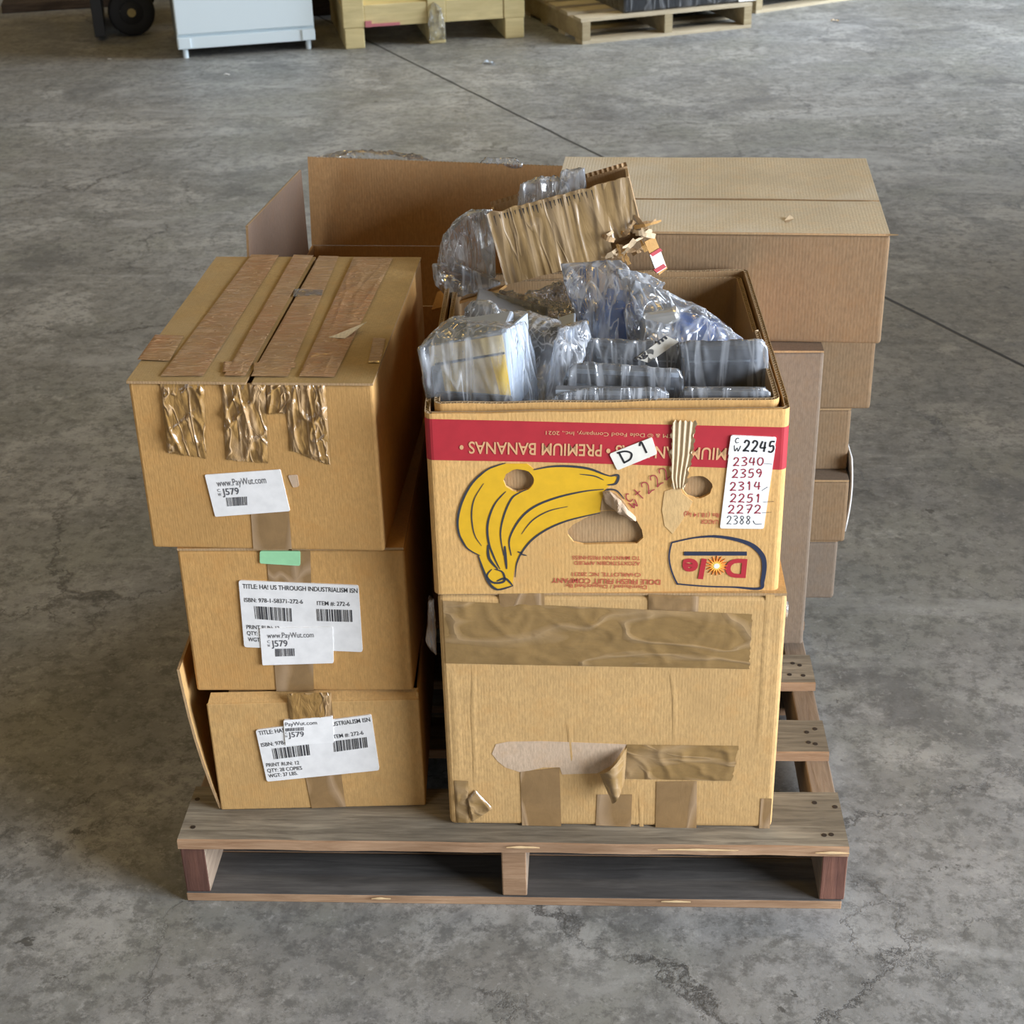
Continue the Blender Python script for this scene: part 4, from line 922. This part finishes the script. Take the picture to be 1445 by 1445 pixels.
for k in range(20):     # shredded board at the burst right end
    c = V((W - .058 + tsh.uniform(0, .070), -.006 + tsh.uniform(-.008, .012), -.022 + tsh.uniform(0, .062))); ln = tsh.uniform(.016, .044); a = tsh.uniform(-.7, 2.4); n_ = 5; vs = []
    for i in range(n_ + 1):
        t = i / n_; p = c + V((cos(a) * ln * (t - .5), -.007 * sin(pi * t) + tsh.uniform(-.001, .001), sin(a) * ln * (t - .5))); q = V((-sin(a), .25, cos(a))) * tsh.uniform(.0012, .0042)
        vs += [p + q, p - q]
    mb = MB(); mb.add(vs, [(2 * i, 2 * i + 1, 2 * i + 3, 2 * i + 2) for i in range(n_)]); o = mb.build('torn_shred', ('kraft_in', 'cream', 'kraft')[k % 3], TB); so = o.modifiers.new('t', 'SOLIDIFY'); so.thickness = .0007
mb = MB(); sf = Face(mw, (W - .001, -.004, -.06), V((.93, .36, 0)).normalized(), (0, 0, 1))
pts = [L for L in ((0, .072), (.018, .075), (.026, .022), (.010, .016))]; prism(mb, sf, [[V(p) for p in reversed(pts)]], 0, .003); mb.build('hanging_scrap', 'kraft', TB)
for (v0, v1, mt, of) in ((.020, .052, 'white2', .0042), (.047, .052, 'red', .0048), (.021, .027, 'red', .0048)):
    mb = MB(); prism(mb, sf, [[V((.007, v0)), V((.0245, v0 + .004)), V((.021, v1 + .004)), V((.003, v1))]], of - .0004, .0004); mb.build('label', mt, TB)
# brown flap hanging down at its left, under the bag
mb = MB(); pts = [at_y(x, y, yy) for x, y, yy in ((609, 437, .56), (640, 428, .54), (705, 408, .53), (722, 396, .56), (655, 392, .60), (617, 412, .60))]
pts = [mw.inverted() @ p for p in pts]; mb.add(pts + [p + V((0, 0, -.004)) for p in pts], [tuple(range(6)), tuple(reversed(range(6, 12)))] + [(i, 6 + i, 6 + (i + 1) % 6, (i + 1) % 6) for i in range(6)]); mb.build('bottom_flap', 'kraft', TB)
# bags in and beside it
def bagobj(name, mat, label, cat, groups, amp, seed, edge=.007, scl=26, ff=1.0):
    edge *= .62
    o = recenter(hullmesh([[at_y(*p) for p in g] for g in groups], amp, seed, edge, scl, ff).build(name, mat, None, True)); return tag(o, label, cat)
bagobj('plastic_bag', 'film_milky', 'crumpled white plastic bag poking out of the small torn carton', 'plastic bag', [[(733, 292, .53), (735, 262, .53), (742, 258, .55), (795, 254, .53), (812, 282, .52), (790, 285, .56), (740, 290, .57), (770, 252, .56)], [(790, 262, .53), (793, 243, .54), (824, 238, .53), (826, 262, .53), (818, 276, .53), (800, 276, .55), (815, 240, .56)]], .010, 11, .006, 42)
bagobj('plastic_bag', 'film', 'glossy clear bag hanging from the left end of the small torn carton', 'plastic bag', [[(632, 325, .53), (660, 305, .52), (694, 296, .54), (697, 335, .52), (700, 392, .51), (640, 360, .51), (622, 350, .55), (618, 372, .53), (660, 300, .58), (690, 400, .55)], [(612, 374, .50), (616, 402, .50), (632, 422, .50), (680, 410, .50), (705, 400, .50), (680, 385, .50), (640, 372, .49), (622, 380, .56), (690, 405, .55)]], .006, 12, .006, 26, .6)

# ------------------------------------------------------------------ goods inside the banana box
def wbox(name, mat, label, cat, px, y, depth, mats=None, back=0.0, bevel=.003, yaw=0.0):
    """solid whose front quad is given in pixels on the plane y; extruded backwards"""
    p = [at_y(x, yy, y) for x, yy in px]; c = sum((V(v) for v in p), V((0, 0, 0))) / 4; zmin = min(v.z for v in p); base = V((c.x, y + depth / 2, zmin))
    dv = V((-sin(yaw) * depth, depth, back)); mb = MB(); f = [v - base for v in p]; vs = f + [v + dv for v in f]
    mb.add(vs, [(3, 2, 1, 0), (4, 5, 6, 7), (0, 1, 5, 4), (1, 2, 6, 5), (2, 3, 7, 6), (3, 0, 4, 7)])
    o = mb.build(name, mat, None, bevel=bevel); o.location = base; tag(o, label, cat); return o, base, f
def panel(name, label, px, y, mat='grey_plastic', wall=.014):
    """upright moulded plate: front quad on plane y, a raised border and a grip line"""
    tl, tr, br, bl = [at_y(a, b, y) for a, b in px]; base = V(((tl.x + tr.x) / 2, y + wall / 2, min(bl.z, br.z)))
    t = thing(name, label, 'plastic tray', base); A, B, C, D_ = [v - base for v in (tl, tr, br, bl)]
    mb = MB(); slab(mb, [D_, C, B, A], wall, V((0, -1, 0)), 0, 0); mb.build('plate', mat, t, bevel=.002)
    mb = MB(); g = V((0, -.0022, 0)); dz = V((0, 0, -.006)); slab(mb, [A + dz + g, B + dz + g, B + g, A + g], .002, V((0, -1, 0)), 0, 0); mb.build('rim', 'light_plastic' if mat == 'grey_plastic' else 'grey_plastic', t, bevel=.0008)
    mb = MB(); dz = V((0, 0, -.022)); slab(mb, [A + dz * 1.12 + g * .6 + V((.006, 0, 0)), B + dz * 1.12 + g * .6 - V((.006, 0, 0)), B + dz + g * .6 - V((.006, 0, 0)), A + dz + g * .6 + V((.006, 0, 0))], .001, V((0, -1, 0)), 0, 0); mb.build('moulded_line', 'light_plastic', t)
    return t
# front left: a case with a cream and gold front in a bag
px = [(604, 487), (711, 470), (722, 582), (615, 585)]
o, base, f = wbox('storage_case', 'light_plastic', 'case with a cream gold front inside the bag at the box\'s front left corner', 'storage case', px, .088, .085, bevel=.004, yaw=R(-6))
cf = Face(M.Translation(base), f[3] + V((0, -.0005, 0)), (1, 0, 0), (0, 0, 1))
cp = lambda *p: [V(q) for q in reversed(cf.pxs(p))]
mb = MB(); prism(mb, cf, [cp((605, 489), (709, 472), (713, 497), (608, 516))], .0004, .0012); mb.build('upper_panel', 'gold', o)
mb = MB(); prism(mb, cf, [cp((622, 515), (713, 499), (721, 557), (628, 551))], .0004, .0008); mb.build('lower_panel', 'gold', o)
mb = MB(); prism(mb, cf, [cp((692, 503), (713, 500), (721, 557), (706, 556))], .0014, .0008); mb.build('edge_panel', 'gold2', o)
mb = MB(); prism(mb, cf, [cp((614, 512), (712, 496), (712, 498.5), (614, 514.5))], .0018, .0006); mb.build('slot', 'pen', o)
mb = MB(); prism(mb, cf, [cp((616, 553), (722, 559), (722, 582), (617, 584))], .0004, .0008); mb.build('lower_strip', 'slate_plastic', o)
mb = MB(); vs = [V(f[1]) + V((.001, 0, 0)), V(f[2]) + V((.001, 0, 0)), V(f[2]) + V((.024, .082, 0)), V(f[1]) + V((.028, .082, -.004))]; slab(mb, [vs[1], vs[2], vs[3], vs[0]], .003, V((1, 0, 0)), 0, 0); mb.build('side_panel', 'light_plastic', o)
bagobj('plastic_bag', 'film_clean', 'clear bag around the cream gold case at the box\'s front left corner', 'plastic bag', [[(592, 492, .08), (598, 480, .10), (632, 453, .12), (640, 447, .20), (716, 464, .080), (740, 456, .14), (752, 496, .15), (762, 575, .14), (728, 580, .078), (610, 580, .078), (600, 545, .078), (735, 455, .22), (700, 452, .25), (605, 575, .20), (758, 575, .24)], [(630, 475, .11), (632, 456, .13), (655, 454, .15), (676, 468, .12), (660, 470, .18)]], .0038, 21, .006, 26, .7)
# second bag, behind the first
wbox('plastic_part', 'grey_plastic', 'grey plastic block in the crumpled bag behind the gold case', 'plastic part', [(668, 440, ), (770, 468), (778, 560), (690, 560)], .27, .10)
wbox('plastic_part', 'light_plastic', 'pale blue grey plate standing in the crumpled bag, near its right end', 'plastic part', [(786, 470), (812, 462), (800, 560), (778, 566)], .20, .06)
bagobj('plastic_bag', 'film_milky', 'crumpled bag of grey parts standing behind the gold case', 'plastic bag', [[(656, 436, .27), (664, 426, .27), (690, 424, .26), (704, 438, .24), (660, 470, .26), (700, 500, .22), (660, 490, .40), (690, 426, .34)], [(700, 436, .25), (770, 448, .24), (792, 462, .20), (805, 500, .16), (770, 575, .155), (748, 575, .15), (730, 520, .19), (700, 500, .30), (780, 450, .34)], [(790, 465, .17), (828, 454, .19), (832, 470, .19), (820, 510, .15), (800, 572, .13), (770, 575, .14), (785, 480, .16), (800, 460, .26), (800, 560, .22)]], .0065, 22, .006, 24, .6)
bagobj('plastic_bag', 'film_dark', 'thin clear bag at the back of the banana box, below the torn carton', 'plastic bag', [[(690, 420, .38), (710, 412, .36), (740, 416, .36), (800, 432, .36), (830, 455, .33), (760, 452, .32), (700, 436, .34), (720, 440, .46), (800, 440, .46)], [(740, 415, .40), (790, 398, .40), (800, 405, .42), (806, 436, .38), (770, 440, .38), (780, 420, .48)]], .008, 23, .006, 32)
# big milky bag with blue parts
wbox('plastic_part', 'blue_plastic', 'upright blue plastic part inside the large milky bag', 'plastic part', [(852, 424), (900, 430), (890, 492), (832, 488)], .285, .06, bevel=.008)
wbox('plastic_part', 'blue_plastic', 'blue plastic part at the right end of the large milky bag', 'plastic part', [(950, 455), (1016, 468), (1036, 500), (944, 505)], .255, .06, bevel=.010)
wbox('foil_pouch', 'silver', 'silvery pouch between the blue parts in the large milky bag', 'pouch', [(905, 445), (956, 438), (962, 452), (902, 486)], .245, .04, bevel=.006)
bagobj('plastic_bag', 'film_blue', 'large milky bag holding blue parts, across the back of the banana box', 'plastic bag', [[(791, 372, .33), (800, 370, .34), (875, 368, .33), (905, 400, .28), (912, 430, .25), (850, 440, .26), (800, 410, .30), (845, 485, .24), (885, 488, .235), (830, 488, .27), (870, 372, .38), (900, 480, .40)], [(895, 395, .28), (935, 408, .29), (970, 425, .29), (1012, 448, .28), (1050, 480, .27), (1040, 494, .24), (940, 497, .22), (890, 490, .225), (880, 440, .25), (1000, 450, .40), (920, 410, .40)], [(870, 380, .30), (912, 385, .31), (938, 400, .31), (930, 415, .29), (880, 410, .28), (920, 400, .36)]], .0042, 24, .006, 20, .5)
# bagged bins in front
T1 = panel('plastic_tray', 'dark upright tray in clear bag under the paper tag', [(836, 482), (962, 488), (962, 560), (838, 560)], .195, 'slate_plastic')
T2 = panel('plastic_tray', 'bagged grey tray in the middle of three behind the rim, left of centre', [(806, 520), (958, 526), (958, 580), (808, 580)], .125)
T3 = panel('plastic_tray', 'lowest bagged grey tray right behind the front rim, left of centre', [(784, 550), (940, 552), (940, 590), (786, 590)], .075)
T4 = panel('plastic_tray', 'tall bagged dark tray against the right wall of the banana box', [(966, 488), (1076, 486), (1080, 560), (968, 562)], .175, 'slate_plastic')
T5 = panel('plastic_tray', 'low bagged grey tray at the front right corner of the box', [(966, 551), (1082, 552), (1084, 590), (966, 590)], .085)
bagobj('plastic_bag', 'film_clean', 'clear bag over the dark tray under the paper tag', 'plastic bag', [[(828, 478, .19), (838, 480, .185), (962, 484, .185), (968, 500, .185), (972, 560, .175), (960, 520, .188), (830, 560, .185), (824, 500, .19), (835, 480, .24), (965, 486, .24)]], .003, 31, .007, 24)
bagobj('plastic_bag', 'film_clean', 'wrinkled clear bag over the middle tray left of centre', 'plastic bag', [[(796, 535, .115), (810, 514, .118), (830, 512, .12), (958, 521, .118), (964, 535, .117), (964, 582, .115), (796, 582, .115), (806, 516, .150), (962, 524, .150)]], .0035, 32, .007, 24)
bagobj('plastic_bag', 'film', 'crumpled clear bag over the lowest tray right behind the front rim', 'plastic bag', [[(776, 564, .066), (790, 556, .067), (830, 548, .068), (925, 547, .068), (944, 556, .068), (944, 590, .066), (778, 588, .066), (800, 552, .10), (938, 550, .10)]], .0035, 33, .006, 36)
bagobj('plastic_bag', 'film_clean', 'clear bag over the tall dark tray at the right wall', 'plastic bag', [[(960, 484, .168), (975, 481, .168), (1074, 480, .168), (1083, 492, .168), (1086, 562, .166), (962, 566, .166), (966, 484, .20), (1078, 482, .20)]], .003, 34, .007, 20)
bagobj('plastic_bag', 'film_clean', 'clear bag over the low tray at the front right corner', 'plastic bag', [[(960, 556, .078), (968, 547, .078), (1080, 548, .078), (1087, 556, .078), (1088, 592, .076), (960, 592, .076), (966, 548, .11), (1082, 550, .11)]], .003, 35, .007, 24)
for px, y0, k in (([(985, 486), (1003, 484), (1030, 548), (1012, 548)], .164, 1), ([(1048, 486), (1060, 486), (1056, 548), (1042, 548)], .164, 2)): pass
# paper tag on the dark bin
p = [at_y(x, y, yy) for x, y, yy in ((897, 506, .180), (940, 474, .184), (958, 482, .184), (915, 512, .180))]; c = sum((V(v) for v in p), V((0, 0, 0))) / 4
mb = MB(); q = [v - c for v in p]; slab(mb, [q[3], q[2], q[1], q[0]], .001, None, 0, 0); tg = mb.build('item_tag', 'offwhite'); tg.location = c; tag(tg, 'small printed paper tag on top of a bagged dark tray', 'tag')
ex = (q[1] - q[0]).normalized(); ey = (q[0] - q[3]); ey = (ey - ex * ey.dot(ex)).normalized(); gf = Face(M.Translation(c), q[3], ex, ey)
mb = MB(); text(mb, gf, 'ng', (899, 511), (914, 500), 8, .0008, .02); mb.build('printed_text', 'ink', tg); mb = MB(); text(mb, gf, 'm', (930, 486), (942, 477), 8, .0008, .03); mb.build('printed_text', 'ink', tg)

# ------------------------------------------------------------------ things along the far side of the hall
# white appliance
a = at_z(253, 84, 0); b = at_z(441, 70, 0); yw = math.atan2(b.y - a.y, b.x - a.x); Wd = (b - a).length + .02
fr = thing('appliance', 'white enamelled appliance standing on small feet beside the wooden crate', 'appliance', (a.x, a.y, 0), yw)
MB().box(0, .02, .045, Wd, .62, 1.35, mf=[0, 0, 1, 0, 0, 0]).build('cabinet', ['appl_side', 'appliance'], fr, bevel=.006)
MB().box(.004, 0, .115, Wd - .004, .02, 1.34).build('door', 'appliance', fr, bevel=.004)
MB().box(.0, .004, .045, Wd, .02, .10).build('kick_plate', 'appliance', fr, bevel=.003)
for x in (.035, Wd - .035):
    MB().box(x - .03, -.002, .048, x + .03, .004, .10).build('hinge_bracket', 'appliance', fr, bevel=.002)
    for y in (.03, .57):
        mb = MB(); n = 10; r = .013; vs = [V((x + r * cos(2 * pi * k / n), y + r * sin(2 * pi * k / n), z)) for z in (0, .046) for k in range(n)]
        mb.add(vs, [(k, (k + 1) % n, n + (k + 1) % n, n + k) for k in range(n)] + [tuple(reversed(range(n))), tuple(range(n, 2 * n))]); mb.build('foot', 'appliance', fr)
# crate
a = at_z(487, 70, 0); b = at_z(741, 53, 0); yw = math.atan2(b.y - a.y, b.x - a.x); Wd = (b - a).length
cr = thing('crate', 'pale plywood shipping crate on three stub legs', 'crate', (a.x, a.y, 0), yw)
MB().box(.005, .02, .20, Wd - .005, .78, 1.1).build('panel', 'ply', cr)
for x0, x1 in ((0, .105), (Wd / 2 - .035, Wd / 2 + .055), (Wd - .105, Wd)):
    MB().box(x0, 0, .10, x1, .02, 1.1).build('post', 'ply2', cr, bevel=.003)
    MB().box(x0 + .004, .001, 0, x1 - .004, .78, .099).build('leg', 'ply2', cr, bevel=.004)
MB().box(.106, .004, .10, Wd / 2 - .036, .02, .205).build('rail', 'ply2', cr, bevel=.003); MB().box(Wd / 2 + .056, .004, .10, Wd - .106, .02, .205).build('rail', 'ply2', cr, bevel=.003)
MB().box(.0, .021, .10, .02, .78, .2).build('rail', 'ply2', cr, bevel=.003)
for x0, z0, x1, z1 in ((.108, .085, .14, .13), (.14, .102, .28, .115)):
    mb = MB(); mb.box(x0, -.003, z0 if z0 > .1 else .101, x1, .0035, z1); mb.build('paint_smear', 'pinkpaint', cr)
mb = hullmesh([[V(p) for p in ((Wd / 2 - .03, -.002, .02), (Wd / 2 + .05, -.002, .02), (Wd / 2 + .045, -.03, .05), (Wd / 2 - .02, -.028, .06), (Wd / 2 - .03, -.015, .16), (Wd / 2 + .03, -.02, .17), (Wd / 2, -.002, .20))]], .012, 2, .01, 40); mb.build('tape_wad', 'clear_tape', cr, True)
# brown carton squeezed between appliance and crate
MBo = MB().box(-.2, 0, 0, .2, .4, .7).build('carton', 'darkwood', None, bevel=.004); MBo.location = (-.80, 6.95, 0); MBo.rotation_euler = (0, 0, R(12)); tag(MBo, 'dark brown panel crate in the gap between appliance and plywood crate', 'crate')
# pallet with black wrapped load
a = at_z(822, 63, 0); b = at_z(1060, 39, 0); yw = math.atan2(b.y - a.y, b.x - a.x); Wd = (b - a).length; Dp = 1.0
p2 = thing('pallet', 'pale wooden pallet under the black wrapped load', 'pallet', (a.x, a.y, 0), yw)
for x in (.0, Wd / 2 - .02, Wd - .042): MB().box(x, .0, .016, x + .042, Dp, .105).build('stringer', 'pal2', p2)
for y in (0, .24, .50, .76): MB().box(.0, y, 0, Wd, y + .10, .0155).build('bottom_board', 'pal2top', p2)
for y in (.005, .19, .36, .53, .70, .87): MB().box(-.005, y, .1055, Wd + .003, y + .11, .122).build('deck_board', 'pal2top', p2)
ld = thing('wrapped_load', 'low load wrapped in black film on the pale far pallet', 'wrapped load', (a.x, a.y, .122), yw)
F2 = Face(rotm((a.x, a.y, .122), (0, 0, yw)), (0, .03, 0), (1, 0, 0), (0, 0, 1))
x0 = F2.px(880, 30).x; x1 = F2.px(1068, 14).x
MB().box(x0, .03, .0, x1, .85, .085).build('wrapped_base', 'blackwrap', ld, bevel=.012)
MB().box(x0 - .01, .05, .086, x1 - .02, .83, .55).build('case', 'greywood', ld, bevel=.006)
mb = MB(); q = [V(p) for p in reversed(F2.pxs([(1041, -4), (1066, -7), (1066, 8), (1042, 10)]))]; [setattr(p, 'y', max(p.y, .006)) for p in q]; prism(mb, F2, [q], .004, .001, base=.001); mb.build('label', 'white2', ld)
# pallet beyond it
a = at_z(1062, 21, 0); b = at_z(1205, 0, 0); yw = math.atan2(b.y - a.y, b.x - a.x)
p3 = thing('pallet', 'pallet at the far edge, right of the black wrapped load', 'pallet', (a.x + .02, a.y + .03, 0), yw)
for y in (0, .3, .6, .9): MB().box(0, y, 0, 1.0, y + .09, .016).build('bottom_board', 'pal2top', p3)
for x in (0, .48, .96): MB().box(x, 0, .0165, x + .04, 1.0, .105).build('stringer', 'pal2', p3)
for y in (0, .18, .36, .54, .72, .90): MB().box(0, y, .1055, 1.0, y + .10, .122).build('deck_board', 'pal2top', p3)
MB().box(.1, .06, .123, .95, .9, .5).build('wrapped_load', 'blackwrap'); o = bpy.data.objects['wrapped_load.001'] if 'wrapped_load.001' in bpy.data.objects else None
if o: o.location = p3.location; o.rotation_euler = p3.rotation_euler; tag(o, 'black wrapped load on the pallet at the far edge', 'wrapped load')
# cart with a black wheel
c = at_z(198, 50, 0); ct = thing('cart', 'dark steel cart with a black rubber wheel beside the white appliance', 'cart', (c.x - .03, c.y, 0), R(16))
def wheel(x, y, nm='wheel'):
    mb = MB(); n = 28; prof = [(.06, -.03), (.105, -.032), (.118, -.022), (.12, 0), (.118, .022), (.105, .032), (.06, .03)]; vs = []
    for k in range(n):
        a = 2 * pi * k / n
        for r, yy in prof: vs.append(V((x + r * cos(a), y + yy, .121 + r * sin(a))))
    m_ = len(prof); mb.add(vs, [(k * m_ + i, ((k + 1) % n) * m_ + i, ((k + 1) % n) * m_ + i + 1, k * m_ + i + 1) for k in range(n) for i in range(m_ - 1)])
    w_ = mb.build('wheel', 'rubber', ct, True)
    mb = MB(); vs = [V((x + r * cos(2 * pi * k / 14), y + yy, .121 + r * sin(2 * pi * k / 14))) for r, yy in ((.06, -.025), (.022, -.034)) for k in range(14)]
    mb.add(vs, [(k, (k + 1) % 14, 14 + (k + 1) % 14, 14 + k) for k in range(14)] + [tuple(range(14, 28))]); mb.m = [0] * 14 + [1]; mb.build('hub', ['rubber', 'hub'], w_)
wheel(0, 0); wheel(.02, .55)
MB().box(-.20, -.08, .02, -.145, .62, .42).build('fork', 'frame', ct, bevel=.004); MB().box(-.20, -.06, .245, .06, .62, .30).build('deck', 'frame', ct, bevel=.004)
MB().box(-.03, .05, .10, .03, .52, .14).build('axle', 'frame', ct)
# boards in the dark corner
for (x, y, z, L, W_, rz, lb) in ((-2.35, 7.35, 0, .75, .22, .25, 'dark low board lying on the floor at the far left'), (-2.0, 7.95, 0, .55, .3, .1, 'dark slab behind the low board at the far left')):
    o = MB().box(-L / 2, -W_ / 2, 0, L / 2, W_ / 2, .05 if W_ < .25 else .30).build('wooden_board' if W_ < .25 else 'wooden_box', 'darkwood', None, bevel=.004); o.location = (x, y, z); o.rotation_euler = (0, 0, rz); tag(o, lb, 'board')
# scraps on the floor
for (px, py, s, mt, lb) in ((321, 106, .022, 'white2', 'crumpled white paper scrap on the floor before the appliance'), (690, 90, .045, 'light_plastic', 'curved white plastic scrap on the floor before the crate'), (1178, 30, .030, 'cream', 'tan splinter on the floor right of the wrapped load'), (155, 84, .014, 'white2', 'tiny pale scrap on the floor left of the appliance')):
    c = at_z(px, py, 0); rr_ = random.Random(px); n = 7; vs = [V((s * 1.3 * (k / (n - 1) - .5), s * .5 * (j - .5) + s * .3 * sin(k * .9), abs(s * .25 * sin(k * 1.9 + j)) + .0006)) for k in range(n) for j in (0, 1)]
    mb = MB(); mb.add(vs, [(2 * k, 2 * k + 2, 2 * k + 3, 2 * k + 1) for k in range(n - 1)]); o = mb.build('paper_scrap' if mt == 'white2' else 'plastic_scrap' if mt == 'light_plastic' else 'wood_splinter', mt); so = o.modifiers.new('t', 'SOLIDIFY'); so.thickness = .001; so.offset = 1
    o.location = c; tag(o, lb, 'scrap')
# ------------------------------------------------------------------ groups of like things
for o in list(COL.objects):
    if o.parent or 'category' not in o or 'group' in o: continue
    c, l = o['category'], o['label']
    if c == 'plastic bag': o['group'] = 'clear plastic bags in and around the banana box'
    elif c == 'plastic tray': o['group'] = 'bagged trays in the banana box'
    elif c == 'plastic part': o['group'] = 'plastic parts in bags'
    elif c == 'scrap': o['group'] = 'scraps lying on the floor'
    elif c == 'cardboard box' and 'left stack' in l: o['group'] = 'cartons of the left stack'
    elif c == 'cardboard box' and 'back right' in l: o['group'] = 'cartons of the back right stack'
